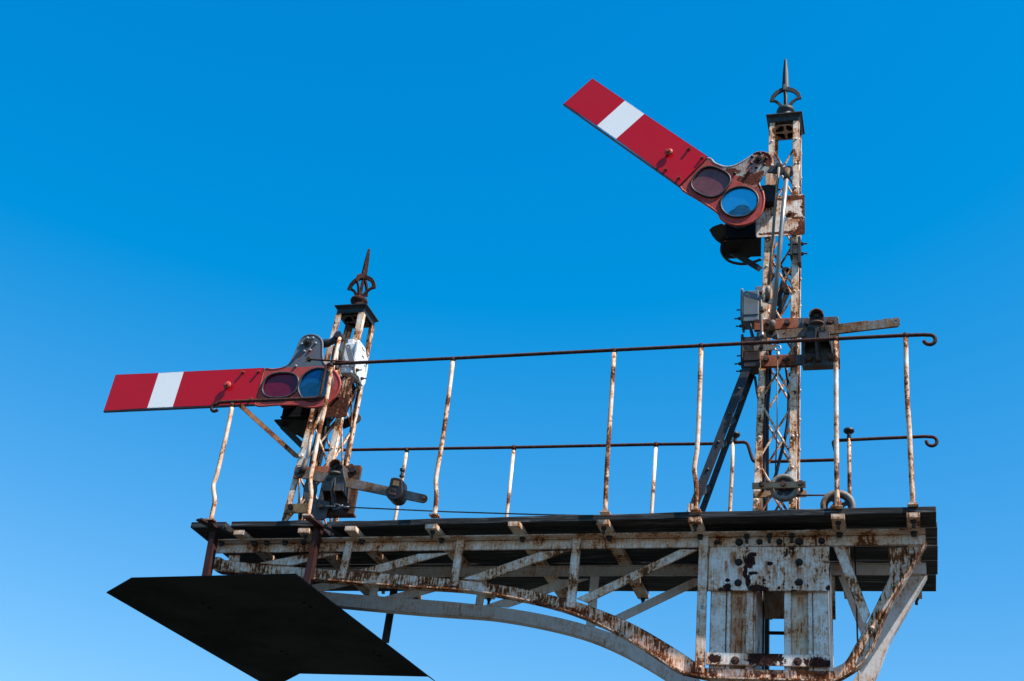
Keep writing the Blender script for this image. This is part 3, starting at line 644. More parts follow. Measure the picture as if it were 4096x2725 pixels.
m = MB(); p = on(.075, 16, 410, 685); q = on(.075, 16, 1200, 830); m.box(p.x, q.x, .072, .082, q.z + .01, p.z - .0); cb = m.build('cross_bar', 'rustbar', postL, .0015)
f = MB()
for u in (905, 1120): t = on(.07, 16, u, 690); f.cyl((t.x, .072, t.z), F, .017, .018, 6)
f.build('bar_bolt', 'boltrust', cb)
m = MB(); c = on(.3, 6, 1100, 200); m.lathe(c, (.2, -1, .1), [(.034, 0), (.036, .004), (.034, .010)], 24); p2 = c + Vector((-.03, .01, -.03)); m.bar(c + Vector((0, .004, 0)), c + Vector((-.08, .01, -.03)), .06, .008, (0, 1, 0)); m.build('side_paddle', 'stay', postL, .001)

# ------------------------------------------------------------------ semaphore arms
def arm(name_label, Y, r, blade, band, spec, redc, bluec, lens_red, lens_blue, knob, bolts, rivs, piv, smat, blens, spr):
    o = thing('semaphore', name_label, 'semaphore', on(Y, r, *piv), 'red semaphore arms')
    P = ons(Y, r, blade); n = Vector((0, -1, 0))
    # blade: red, white, red fields of one enamelled plate
    bl = ons(Y, r, band)
    m = MB(); t = Vector((0, .006, 0)); lift = Vector((0, -.010, 0))
    tip_b, tip_t, root_t, root_b = [p + lift for p in P]; b0, t0, t1, b1 = [p + lift for p in bl]
    for cur, q in ((0, [tip_b, tip_t, t0, b0]), (1, [b0, t0, t1, b1]), (0, [b1, t1, root_t, root_b])):
        m.cur = cur; m.add(q, [[0, 1, 2, 3]])
    m.cur = 2
    back = [p + t for p in (tip_b, tip_t, t0, t1, root_t, root_b, b1, b0)]; fr = [tip_b, tip_t, t0, t1, root_t, root_b, b1, b0]
    m.add(fr + back, [[i, (i + 1) % 8, 8 + (i + 1) % 8, 8 + i] for i in range(8)] + [list(range(8, 16))])
    # turned lower edge
    dn = (tip_b - tip_t).normalized()
    m.prism([tip_b + dn * .0005, root_b + dn * .0005, root_b + dn * .009, tip_b + dn * .009], (0, .014, 0))
    bd = m.build('blade', ['red', 'whiteband', 'black'], o)
    rd = Y - .010
    f = MB(); c = on(rd, r, *knob); f.cyl((c.x, rd, c.z), F, .009, .012); f.lathe((c.x, rd - .012, c.z), F, [(.021, 0), (.024, .002), (.024, .006), (.012, .009)], 20); f.cyl((c.x, rd - .02, c.z), F, .0105, .014, 6)
    f.build('stop_boss', 'casting_' + ('right' if spr else 'left'), bd)
    f = MB()
    for b in bolts: c = on(rd, r, *b); f.hexbolt((c.x, rd, c.z), F, .0075, .014)
    f.build('blade_bolt', 'boltred', bd)
    # spectacle casting with two openings
    out = smooth_path(ons(Y, r, spec), 4, True)
    def opening(kind, c, k=1.):
        q = on(Y, r, *c)
        return [q + Vector(v) for v in kind]
    hr_, hb_ = [[on(Y, r, *c) + Vector((a_, 0, b_)) for a_, b_ in sh] for c, sh in ((redc, lens_red), (bluec, lens_blue))]
    m = MB(); m.holed(out, [hr_, hb_], (0, .016, 0)); sc = m.build('spectacle', smat, o, .003)
    m = MB(); m.tube([p + Vector((0, .004, 0)) for p in out], .007, 6, True); m.build('casting_edge', smat, sc)
    for nm, L, mt in (('red_lens', hr_, 'redlens' if spr else 'redlens_deep'), ('blue_lens', hb_, blens)):
        m = MB(); cc = sum(L, Vector()) / len(L); q = [cc + (p - cc) * 1.02 + Vector((0, .004, 0)) for p in L]; m.prism(q, (0, .004, 0)); ln = m.build(nm, mt, o)
        m = MB(); m.tube([p + Vector((0, -.004, 0)) for p in L], .0065, 8, True); m.build('lens_rim', 'black' if spr else 'rimgrey', ln)
    f = MB()
    for b in rivs: c = on(Y, r, *b); f.dome((c.x, Y, c.z), F, .0095, .010)
    f.build('casting_rivets', 'boltdark' if spr else 'boltgrey', sc)
    f = MB(); c = on(Y, r, *piv); f.cyl((c.x, Y, c.z), F, .026, .008); f.cyl((c.x, Y, c.z), F, .015, .022, 6); f.cyl((c.x, Y - .02, c.z), F, .009, .014, 8); f.cyl((c.x, Y + .016, c.z), (0, 1, 0), .022, .10); f.build('pivot', 'boltdark', o)
    return o
def ell(a_, b_, rot, pw=2., n=32):
    L = []
    for i in range(n):
        t = 2 * math.pi * i / n; c_, s_ = math.cos(t), math.sin(t)
        x = a_ * math.copysign(abs(c_) ** (2 / pw), c_); z = b_ * math.copysign(abs(s_) ** (2 / pw), s_); k = math.radians(rot)
        L.append((x * math.cos(k) - z * math.sin(k), x * math.sin(k) + z * math.cos(k)))
    return L
AY = -.01
salm = dict(paint=(.42, .062, .05), rust=.3, grime=.5, rough=.5, dark=(.07, .018, .014), orange=(.28, .06, .035), bumpy=.9, edge=.5)
pR = on(AY, 1, 1330, 860); qR = on(AY, 1, 1480, 700)
MT['casting_right'] = painted('spectacle_right_paint', **dict(salm, rust=.34, blobs=[(on(AY, 1, 1260, 850), .05, .028), (on(AY, 1, 1410, 900), .06, .05), (on(AY, 1, 1330, 900), .03, .02), (on(AY, 1, 1520, 760), .03, .06), (on(AY, 1, 1470, 860), .02, .02), (on(AY, 1, 1455, 720), .035, .012)], dark=(.075, .022, .016), orange=(.17, .045, .028)),
                             cover2=((.33, .34, .30), on(AY, 1, 1300, 880), (qR - pR).normalized(), .06))
MT['casting_left'] = painted('spectacle_left_paint', **dict(salm, rust=.12, grime=.35), cover2=((.095, .115, .135), on(AY, 5, 1440, 903), (0, 0, 1), .004))
MT['boltred'] = painted('red_painted_bolt', paint=(.32, .07, .05), rust=.5, edge=0, dark=(.06, .02, .015), orange=(.2, .07, .04))
MT['boltgrey'] = plain('grey_rivet', (.16, .18, .20), (.25, .27, .29), 60, .45)
MT['rimgrey'] = plain('rim_rubber', (.02, .022, .026), (.05, .053, .06), 40, .45)
armR = arm('red signal arm with white band raised steeply, on the tall post', AY, 1, [(100, 380), (297, 205), (1102, 750), (905, 950)],
    [(330, 535), (525, 360), (660, 452), (462, 628)],
    [(905, 950), (1050, 1050), (1165, 1130), (1195, 1178), (1260, 1212), (1340, 1218), (1420, 1190), (1472, 1130), (1490, 1050), (1482, 990), (1456, 935), (1470, 890), (1520, 820), (1540, 765), (1525, 730), (1490, 713), (1440, 715), (1400, 740), (1330, 785), (1270, 810), (1210, 812), (1150, 790), (1098, 755), (1002, 850)],
    (1120, 922), (1320, 1062), ell(.105, .098, -35, 2.7), ell(.104, .104, 0, 2.), (830, 722), [(968, 693), (1062, 752), (808, 835), (900, 893)],
    [(1410, 747), (1465, 725), (1507, 757), (1492, 800), (1440, 820), (1402, 792), (1288, 862)], (1455, 768), 'casting_right', 'bluelens', True)
armL = arm('red signal arm with white band held level, on the short post', AY, 5, [(32, 1212), (115, 962), (1148, 914), (1080, 1165)],
    [(335, 1195), (415, 950), (590, 941), (512, 1187)],
    [(1080, 1165), (1230, 1165), (1380, 1165), (1430, 1178), (1500, 1182), (1580, 1160), (1640, 1105), (1670, 1040), (1668, 990), (1640, 940), (1600, 905), (1562, 880), (1548, 820), (1548, 740), (1535, 705), (1500, 682), (1450, 680), (1410, 700), (1385, 745), (1355, 820), (1320, 880), (1270, 908), (1200, 920), (1148, 922), (1112, 1045)],
    (1258, 1032), (1503, 1026), ell(.112, .082, -2, 2.5), ell(.106, .106, 0), (895, 1038), [(998, 942), (1108, 937), (1055, 1128)],
    [(1447, 703), (1485, 703), (1407, 745), (1503, 740), (1425, 795), (1465, 787), (1366, 898)], (1450, 737), 'casting_left', 'bluelens_dark', False)
# crank tails from the arms to their rods
m = MB(); p = on(.0, 1, 1525, 830); q = on(.0, 1, 1665, 850); m.bar(p, q, .048, .014, F); m.cyl(q + Vector((0, -.03, 0)), (0, 1, 0), .024, .05, 14); t = on(0, 13, 590, 385); m.cyl(t + Vector((0, -.025, 0)), (0, 1, 0), .014, .04, 10); m.build('crank', 'stay', armR, .0015)
m = MB(); pp = [on(.03, 15, *a_) for a_ in ((650, 440), (740, 425), (820, 390), (860, 345), (900, 340))]; m.tube(smooth_path(pp, 3), [.026] * 4 + [.02] * 9, 8); m.cyl(pp[-1] + Vector((0, -.03, 0)), (0, 1, 0), .022, .06, 14); m.build('crank', 'stay', armL, .0015)

# ------------------------------------------------------------------ lamps behind the spectacles
def lamp(label, Y, x0, x1, z0, z1, shelf, wing, stay, r, zs, lensx, lensz):
    o = thing('signal_lamp', label, 'lamp', ((x0 + x1) / 2, Y + .09, z0), 'signal lamps behind the spectacles')
    m = MB(); xc = (x0 + x1) / 2; hw = (x1 - x0) / 2; m.prism([Vector((x0, Y, z0)), Vector((x1, Y, z0))] + [Vector((xc + hw * math.cos(math.radians(t)), Y, z1 - hw + hw * math.sin(math.radians(t)))) for t in range(0, 181, 15)], (0, .17, 0)); m.box(x0 - .006, x1 + .006, Y - .003, Y + .176, z0 + .001, z0 + .012); m.cyl(((x0 + x1) / 2, Y + .09, z1), (0, 0, 1), .045, .05); m.build('housing', 'lampblack', o, .004)
    m = MB(); m.lathe((lensx, Y, lensz), F, [(.062, 0), (.062, .012), (.056, .018), (.05, .012)], 28); m.build('bezel', 'black', o)
    m = MB(); m.lathe((lensx, Y, lensz), F, [(.05, .001), (.048, .010), (.03, .018), (.001, .021)], 24); m.build('lens', 'clear', o)
    m = MB(); m.prism([onz(zs, r, *a_) for a_ in shelf], (0, 0, -.010)); sh = m.build('shelf', 'blackrust', o, .001)
    if wing: m = MB(); m.prism([onz(zs + .012, r, *a_) for a_ in wing], (0, 0, .006)); m.build('side_flap', 'stay', o, .001)
    for y, a_, b_, wd in stay:
        m = MB(); p, q = on(y, r, *a_), on(y, r, *b_); m.bar(p, q, wd, .010, (0, -1, 0)); m.build('bracket_stay', 'stay', o, .001)
    return o
MT['blackrust'] = painted('black_rusty_plate', paint=(.016, .015, .017), rust=.3, grime=.4, dark=(.012, .008, .008), orange=(.06, .03, .025), rough=.6)
lampR = lamp('black box signal lamp under the blue lens of the raised arm', .12, -.892, -.722, 5.815, 6.03, [(340, 632), (880, 604), (962, 560), (958, 866), (800, 872), (762, 893), (395, 903), (345, 850), (338, 720)],
             [(145, 478), (200, 430), (345, 378), (405, 410), (412, 600), (340, 702), (255, 640), (195, 570)], [(.24, (455, 790), (950, 1090), .034)], 14, 5.808, -.806, 5.93)
m = MB(); m.tube(smooth_path([on(.25, 14, *a_) for a_ in ((345, 700), (335, 800), (385, 900), (480, 970), (620, 1003), (760, 998), (870, 965), (960, 930))], 5), .0085, 8); m.build('cable', 'cable', lampR)
m = MB(); m.box(on(.03, 13, 330, 700).x, on(.03, 13, 552, 700).x, .03, .12, on(.03, 13, 400, 880).z, on(.03, 13, 400, 645).z); p = on(.06, 13, 552, 710); m.hexbolt(p, (1, 0, 0), .009, .012, .012); m.build('bearing_block', 'blackrust', armR, .002)
m = MB(); m.box(on(.05, 13, 395, 500).x, on(.05, 13, 466, 500).x, .05, .06, on(.05, 13, 400, 642).z, on(.05, 13, 400, 480).z); m.build('bearing_plate', 'bracket', armR, .001)
lampL = lamp('black box signal lamp below the red lens of the level arm', .12, -3.43, -3.20, 4.775, 4.98, [(150, 88), (245, 84), (640, 78), (600, 262), (395, 268), (262, 215)], None,
             [(.20, (250, 175), (520, 440), .035), (.26, (440, 262), (535, 322), .02)], 16, 4.772, -3.40, 4.89)
m = MB(); m.tube(smooth_path([on(.22, 15, *a_) for a_ in ((980, 880), (1060, 1000), (1085, 1100), (1070, 1200), (1010, 1300), (980, 1420), (900, 1560))], 5), .008, 8); m.tube(smooth_path([on(.24, 15, *a_) for a_ in ((1000, 870), (1090, 1010), (1110, 1120), (1085, 1220), (1030, 1300), (970, 1450))], 5), .008, 8)
m.build('cable', 'cable', lampL)
# backlight plates
def rounded(p0, p1, rr, Y):
    x0, x1, z0, z1 = min(p0.x, p1.x), max(p0.x, p1.x), min(p0.z, p1.z), max(p0.z, p1.z); L = []
    for cx_, cz, a0 in ((x1 - rr, z1 - rr, 0), (x0 + rr, z1 - rr, 90), (x0 + rr, z0 + rr, 180), (x1 - rr, z0 + rr, 270)):
        for k in range(5): t = math.radians(a0 + k * 22.5); L.append(Vector((cx_ + rr * math.cos(t), Y, cz + rr * math.sin(t))))
    return L
BY = .085
MT['backplate_right'] = painted('backlight_paint', paint=(.82, .80, .76), rust=.40, grime=.2, streak=1.2, dark=(.07, .022, .014), orange=(.22, .065, .03), blobs=[(on(BY, 13, 960, 950), .018, .10), (on(BY, 13, 820, 825), .10, .018), (on(BY, 13, 940, 1250), .035, .06), (on(BY, 13, 860, 1320), .06, .022), (on(BY, 13, 760, 1070), .028, .018), (on(BY, 13, 860, 1110), .035, .010), (on(BY, 13, 930, 960), .02, .014), (on(BY, 13, 560, 1330), .12, .010), (on(BY, 13, 440, 930), .02, .02)],
    drips=[(on(BY, 13, 740, 840), .02, .07), (on(BY, 13, 800, 1110), .03, .05), (on(BY, 13, 860, 1120), .02, .05)])
MT['backplate_left'] = painted('backlight_rust', paint=(.70, .66, .60), rust=.86, streak=1.2, dark=(.045, .018, .013), orange=(.15, .05, .032))
bp = thing('backlight_plate', 'white plate half eaten by rust on the front of the tall post', 'plate', (-.58, BY, 5.92))
m = MB(); m.prism(rounded(on(BY, 13, 270, 822), on(BY, 13, 962, 1343), .014, BY), (0, .005, 0)); m.build('plate', 'backplate_right', bp)
f = MB()
for u, v in ((497, 1062), (750, 1052)): p = on(BY, 13, u, v); f.hexbolt((p.x, BY, p.z), F, .0085, .016, 0, False)
f.build('plate_bolt', 'boltrust', bp)
bp = thing('backlight_plate', 'brown rusted plate behind the blue lens of the level arm', 'plate', (-3.1, BY, 4.85))
m = MB(); m.prism(rounded(on(BY, 15, 700, 905), on(BY, 15, 985, 1455), .01, BY), (0, .005, 0)); m.build('plate', 'backplate_left', bp)
f = MB(); p = on(BY, 15, 880, 1180); f.hexbolt((p.x, BY, p.z), F, .0085, .012); f.build('plate_bolt', 'boltrust', bp)

# ------------------------------------------------------------------ repeater boxes
def box_side(label, side, Y0, Y1, x_in, x_out, zlo, zhi, mat, arm_pts, armr, armY, armmat, boltmat='boltdark'):
    """side -1: the bolted cover faces left, +1: right"""
    o = thing('repeater_box', label, 'equipment box', ((x_in + x_out) / 2, (Y0 + Y1) / 2, zlo), 'repeater boxes on the posts')
    m = MB(); a_, b_ = sorted((x_in, x_out)); h = zhi - zlo
    m.box(a_, b_, Y0, Y1, zlo + h * .22, zhi - h * .08)
    m.prism([Vector((b_ if side < 0 else a_, Y0 + .004, z)) for z in (zlo + h * .05,)] + [Vector((x, Y0 + .004, z)) for x, z in (((b_, zlo + h * .219), (a_, zlo + h * .219), (a_, zlo + h * .05)) if side < 0 else ((a_, zlo + h * .219), (b_, zlo + h * .219), (b_, zlo + h * .05)))], (0, (Y1 - Y0) * .8, 0))
    xm = x_in + (x_out - x_in) * .25; m.box(min(xm, x_in), max(xm, x_in) + .02, Y0 + .02, Y0 + .07, zhi - h * .0799, zhi + h * .1)
    m.build('case', mat, o, .004)
    m = MB(); yc = (Y0 + Y1) / 2; hw = (Y1 - Y0) / 2 + .012
    prof = [(-hw + .01, zhi), (hw * .2, zhi), (hw * .45, zhi - .03), (hw - .012, zhi - .05), (hw, zhi - .09), (hw, zlo + .03), (hw - .02, zlo), (hw * .3, zlo), (0, zlo + .02), (-hw * .6, zlo + .015), (-hw, zlo + .06), (-hw, zhi - .02)]
    x0 = x_out + side * .0005; m.prism([Vector((x0, yc + y, z)) for y, z in prof], (side * .013, 0, 0)); cv = m.build('cover', mat, o, .003)
    f = MB()
    for y, z in ((-hw * .55, zlo + .04), (.3 * hw, zlo + .028), (hw * .62, zhi - .075)): f.hexbolt((x0 + side * .013, yc + y, z), (side, 0, 0), .008, .012, .022)
    f.build('stud', boltmat, cv)
    if arm_pts:
        m = MB(); p, q = on(armY, *arm_pts[0]), on(armY, *arm_pts[1]); d = (q - p).normalized(); k = Vector((-d.z, 0, d.x)); hwid = arm_pts[2]; L = []
        for c, s_ in ((q, 1), (p, -1)):
            for i in range(9): t = math.radians(-90 + i * 22.5); L.append(c + (d * math.cos(t) * s_ + k * math.sin(t) * s_) * hwid)
        m.holed(L, [circle(p, .0062, 10)], (0, .007, 0)); m.build('lever', armmat, o, .001)
        f = MB(); 
        for t in arm_pts[3]: c = p + (q - p) * t; f.hexbolt(c, F, .0085, .012)
        f.build('lever_bolt', 'boltdark', o) if arm_pts[3] else None
    return o
bR = box_side('pale grey equipment box high on the left side of the tall post', -1, .085, .20, -.695, -.778, 5.235, 5.455, 'boxgrey', ((11, 140, 370), (11, 515, 488), .0165, (.6, .87)), 11, .05, 'boxgrey')
bD = box_side('dark rusty equipment box lower on the left side of the tall post', -1, .085, .20, -.685, -.772, 4.955, 5.165, 'boxdark', ((11, 130, 1238), (11, 535, 1212), .0165, (.6,)), 11, .05, 'lever')
bL = box_side('pale equipment box with black marks on the right of the short post', 1, .07, .235, -3.085, -3.012, 5.02, 5.245, 'boxpale', ((21, 340, 475), (21, 500, 1080), .0155, ()), 21, .05, 'boxgrey', 'boltrust')
m = MB()
for a_, b_ in (((820, 490), (850, 575)), ((850, 570), (885, 605)), ((900, 620), (912, 640)), ((965, 700), (1000, 735)), ((980, 680), (975, 705)), ((810, 790), (840, 800)), ((840, 780), (880, 860)), ((820, 745), (815, 770)), ((740, 935), (765, 955)), ((880, 1080), (918, 1130))):
    X = -2.9975; m.bar(onx(X, 21, *a_), onx(X, 21, *b_), .004, .0012, (1, 0, 0))
for u, v in ((720, 342), (702, 262), (640, 555), (600, 880), (812, 305)): p = onx(-2.9975, 21, u, v); m.cyl(p, (1, 0, 0), .0022, .0008, 8)
m.build('ink_marks', 'ink', bL)
m = MB(); p = on(.06, 15, 860, 400); m.tube([on(.06, 15, 862, 380), on(.06, 15, 855, 480), on(.06, 15, 870, 560), on(.06, 15, 860, 640), on(.05, 15, 855, 790)], .011, 8); m.build('chain', 'galv', bL)

# ------------------------------------------------------------------ casting brackets with balance levers
def casting(label, cx_, zt, Yp, dv):
    """bolted plate with hood, its opening a dark disc; cx_ plate centre, zt top, Yp its face"""
    o = thing('lever_bracket', label, 'bracket', (cx_, Yp, zt - .29), 'cast lever brackets')
    W, H = .192, .295
    m = MB(); m.prism(rounded(Vector((cx_ - W / 2, Yp, zt - H)), Vector((cx_ + W / 2, Yp, zt)), .014, Yp), (0, .02, 0))
    m.box(cx_ - W / 2 + .002, cx_ + W / 2 - .002, Yp + .0202, Yp + .05, zt - H + .002, zt - H + .016)
    m.box(cx_ - W / 2 + .012, cx_ - W / 2 + .022, Yp - .010, Yp - .0002, zt - H + .02, zt - .08); m.box(cx_ + W / 2 - .045, cx_ + W / 2 - .035, Yp - .010, Yp - .0002, zt - H + .05, zt - .08)
    pl = m.build('plate', 'darkgrey' if dv else 'plateL', o, .003)
    f = MB()
    for x, z in ((-.06, -.035), (.055, -.035), (-.06, -.25), (.055, -.25)): f.cyl((cx_ + x, Yp, zt + z), F, .022, .004, 14); f.cyl((cx_ + x, Yp - .003, zt + z), F, .0185, .018, 6)
    f.build('plate_bolt', 'boltrust' if dv else 'boltdark', pl)
    # hood: a hollow box standing out from the plate, arched on top, open below, with a rib down its middle
    x0 = cx_ - .012; yo = Yp - .075
    arch = [Vector((x0 + .034 * math.cos(math.radians(t)), yo, zt - .048 + .034 * math.sin(math.radians(t)))) for t in range(0, 181, 20)]
    front = [Vector((x0 + .060, yo, zt - .185)), Vector((x0 + .060, yo, zt - .135)), Vector((x0 + .042, yo, zt - .085))] + arch + [Vector((x0 - .042, yo, zt - .085)), Vector((x0 - .060, yo, zt - .135)), Vector((x0 - .060, yo, zt - .185))]
    back = [Vector((x0 + (p.x - x0) * 1.18, Yp - .0003, p.z - (.03 if p.z < zt - .18 else 0))) for p in front]
    inn = [Vector((x0 + (p.x - x0) * .86, p.y, p.z - (.008 if p.z > zt - .18 else 0))) for p in front]; inb = [Vector((x0 + (p.x - x0) * .86, p.y + .0002, p.z - (.008 if p.z > zt - .18 else 0))) for p in back]
    m = MB(); n_ = len(front)
    m.add(front + back, [[i, i + 1, n_ + i + 1, n_ + i] for i in range(n_ - 1)]); m.add(inn + inb, [[i, i + 1, n_ + i + 1, n_ + i] for i in range(n_ - 1)])
    m.prism(front, (0, .010, 0)); m.add(front + inn, [[0, n_, n_ + n_ - 1, n_ - 1]])
    hd = m.build('hood', 'darkgrey', o, .003)
    m = MB(); m.lathe((x0, yo - .0005, zt - .050), (0, -1, 0), [(.029, 0), (.029, .004), (.024, .006)], 20); m.cyl((x0, yo - .006, zt - .05), F, .010, .014, 8); m.build('dark_opening', 'boltdark', hd)  # dark disc coloured for the shade inside the hood's mouth, with a pin end
    m = MB(); m.prism([Vector((x0 + .037 * math.cos(math.radians(t)), yo - .001, zt - .048 + .037 * math.sin(math.radians(t)))) for t in range(0, 181, 15)] + [Vector((x0 + .030 * math.cos(math.radians(t)), yo - .001, zt - .048 + .030 * math.sin(math.radians(t)))) for t in range(180, -1, -15)], (0, -.032, 0)); m.build('visor', 'lever', hd, .001)
    m = MB(); m.prism([Vector((x0 + .036 * math.cos(math.radians(t)), yo - .001 - .030 * abs(math.sin(math.radians(t))), zt - .080)) for t in range(0, 181, 15)], (0, 0, -.009)); m.build('lip', 'lever', hd, .001)
    m = MB(); m.prism([Vector((x0 + p, y, zt + z)) for p, y, z in ((-.010, yo - .018, -.115), (.010, yo - .018, -.115), (.011, yo - .010, -.185), (.012, Yp - .02, -.272), (-.012, Yp - .02, -.272), (-.011, yo - .010, -.185))][:6], (0, .019, 0)); m.build('rib', 'darkgrey', hd, .002)
    writing('BR', (x0 - .030, yo - .001, zt - .117), (1, 0, 0), (0, 0, 1), .030, .003, 'darkgrey', o)
    writing('SR', (x0 + .032, yo - .001, zt - .117), (1, 0, 0), (0, 0, 1), .030, .003, 'lever' , o)
    writing('HWD', (cx_ - .050, Yp - .001, zt - .215), (1, 0, 0), (0, 0, 1), .026, .003, 'darkgrey', o)
    writing('52', (cx_ + .058, Yp - .001, zt - .215), (1, 0, 0), (0, 0, 1), .030, .003, 'darkgrey', o)
    return o
MT['plateL'] = painted('rusted_plate', paint=(.06, .06, .065), rust=.62, dark=(.035, .017, .013), orange=(.20, .085, .045), rough=.8)
casting('dark grey cast bracket bolted beside the tall post, marked SR', -.372, 5.232, .06, True)
casting('rust-topped dark cast bracket on the front of the short post, above the walkway', -2.935, 4.432, .055, False)
def flatlever(L, thick, holes=()):
    m = MB(); m.holed(L, [circle(h_, .0062, 10) for h_ in holes], (0, thick, 0)); return m
LY = .005
lv = thing('balance_lever', 'long notched flat lever pointing right from the tall post, tilted upward', 'lever', on(LY, 2, 910, 810))
L = ons(LY, 2, [(560, 832), (600, 826), (1060, 778), (1320, 748), (1335, 755), (1400, 742), (1412, 750), (1425, 738), (1490, 730), (1505, 737), (1518, 726), (1552, 726), (1567, 742), (1567, 772), (1552, 795), (1100, 848), (620, 892), (575, 890), (548, 865)])
m = flatlever(L, .012, [on(LY, 2, 1533, 757), on(LY, 2, 660, 857)]); m.build('bar', 'lever', lv, .0012)
m = MB(); p = on(LY, 2, 555, 852); m.cyl(p + Vector((0, -.012, 0)), (0, 1, 0), .028, .012, 18); m.hexbolt(p + Vector((0, -.012, 0)), F, .010, .012, .008); m.build('end_pin', 'darkgrey', lv)
lv = thing('balance_lever', 'round-ended rusty flat lever sloping down to the right of the short post', 'lever', on(LY, 16, 880, 800))
e1, e2 = on(LY, 6, 1808, 1030), on(LY, 16, 470, 752)
d = (e1 - e2).normalized(); k = Vector((-d.z, 0, d.x)); L = [e1 + (d * math.cos(math.radians(t)) + k * math.sin(math.radians(t))) * .0235 for t in range(-90, 91, 18)] + [e2 - d * math.cos(math.radians(t)) * .03 - k * math.sin(math.radians(t)) * .03 for t in range(-90, 91, 18)]
m = flatlever(L, .012); m.build('bar', 'lever', lv, .0012)
m = MB(); m.hexbolt(e1 + d * .005, F, .0075, .012); m.build('end_bolt', 'boltrust', lv)
m = MB(); m.hexbolt(e2 + Vector((0, -.002, 0)), F, .012, .016); m.cyl(e2 + Vector((0, -.001, 0)), F, .032, .006, 18); m.build('end_pin', 'darkgrey', lv)
# counterweight clamped on the left lever
wc = on(-.03, 6, 1500, 985); cw = thing('counterweight', 'black cast weight with raised letters clamped on the sloping lever', 'weight', wc)
m = MB(); O6 = ons(-.03, 6, [(1478, 812), (1520, 808), (1575, 822), (1590, 840), (1590, 905), (1592, 960), (1575, 1005), (1545, 1035), (1500, 1046), (1455, 1034), (1425, 1005), (1415, 965), (1428, 925), (1452, 895), (1462, 850)])
m.prism(smooth_path(O6, 3, True), (0, .085, 0))
MT['cwblack'] = painted('cast_weight_paint', paint=(.018, .016, .020), rust=.42, grime=.4, dark=(.015, .009, .009), orange=(.16, .08, .04), rough=.5)
m.build('body', 'cwblack', cw, .006)

m = MB(); m.prism(ons(-.0306, 6, [(1500, 838), (1562, 850), (1556, 905), (1488, 893)]), (0, -.002, 0)); m.build('window', 'lichen', cw, .001)
p = on(0.01, 6, 1585, 805); q = on(.01, 6, 1592, 742); m = MB(); m.tube([p, q], .008, 8); m.cyl(q, (0, 0, 1), .015, .012, 6); m.cyl(p, (0, 0, 1), .014, .01, 6); m.build('set_screw', 'boltdark', cw)
ux = on(-.03, 6, 1560, 950) - on(-.03, 6, 1440, 925); uy = Vector((-ux.z, 0, ux.x))
writing('SR', on(-.0315, 6, 1505, 942), ux, uy, .019, .0016, 'lever', cw); writing('R186', on(-.0315, 6, 1490, 980), ux, uy, .019, .0016, 'lever', cw)
# pull-down crank plate of the left lever
ck = thing('pull_crank', 'dark curved crank plate hanging below the short post lever', 'crank', on(.02, 16, 640, 1100))
m = MB(); L = ons(.02, 16, [(545, 855), (590, 830), (640, 848), (672, 900), (676, 980), (655, 1040), (690, 1085), (760, 1105), (835, 1118), (842, 1160), (815, 1215), (775, 1330), (700, 1345), (640, 1320), (622, 1215), (560, 1145), (517, 1065), (512, 965)])
m.prism(smooth_path(L, 3, True), (0, .014, 0)); m.build('plate', 'darkgrey', ck, .002)
m = MB(); p = on(.0, 16, 735, 1185); m.hexbolt(p, F, .012, .016); m.build('pin', 'boltdark', ck)

# ------------------------------------------------------------------ rods and wires
def rod(label, pts, r, mat, name='pull_rod', group=None, cat='rod', ends=()):
    o = thing(name, label, cat, pts[-1], group); m = MB(); m.tube(pts, r, 10); m.build('rod', mat, o)
    for e_ in ends:
        m = MB(); m.tube(*e_[:2], 8); m.build(e_[3] if len(e_) > 3 else 'fork', e_[2], o)
    return o
rod('thick pale steel rod from the raised arm down to the notched lever', [on(-.03, 13, 695, 560), on(-.03, 1, 1618, 1200), on(-.03, 2, 570, 760)], .0132, 'galv', 'down_rod',
    ends=[([on(-.03, 13, 708, 415), on(-.03, 13, 697, 555)], [.0165, .0165], 'lever'), ([on(-.03, 11, 560, 800), on(-.03, 11, 550, 830), on(-.02, 11, 535, 965)], [.014, .0165, .0165], 'lever')])
rod('thin brown rod from the raised arm to the grey equipment box', [on(-.02, 13, 590, 395), on(-.02, 13, 575, 560), on(-.015, 13, 535, 950), on(.01, 13, 490, 1560), on(.02, 11, 485, 230)], .0078, 'galvbrown', 'detector_rod',
    ends=[([on(.02, 11, 480, 260), on(.02, 11, 478, 310), on(.03, 11, 470, 450)], [.012, .016, .013], 'galvbrown')])
rod('short brown rod joining the grey and dark equipment boxes', [on(.025, 11, 358, 420), on(.025, 11, 368, 560), on(.025, 11, 372, 680), on(.025, 11, 380, 980), on(.025, 11, 378, 1120), on(.03, 11, 375, 1215)], .0085, 'galvbrown', 'detector_rod',
    ends=[([on(.02, 11, 372, 590), on(.02, 11, 375, 660)], [.013, .013], 'galvbrown', 'adjuster'), ([on(.02, 11, 378, 990), on(.02, 11, 378, 1060)], [.014, .015], 'galv', 'adjuster')])
rod('rusty pale rod from the level arm down to the sloping lever', [on(.0, 15, 905, 350), on(.0, 15, 830, 640), on(.0, 15, 770, 1000), on(.0, 15, 690, 1340), on(.0, 16, 640, 190), on(.0, 16, 600, 350), on(.0, 16, 560, 600)], .0105, 'white_post', 'down_rod',
    ends=[([on(-.005, 16, 552, 590), on(-.005, 16, 520, 690), on(-.01, 16, 490, 745)], [.016, .017, .02], 'darkgrey')])
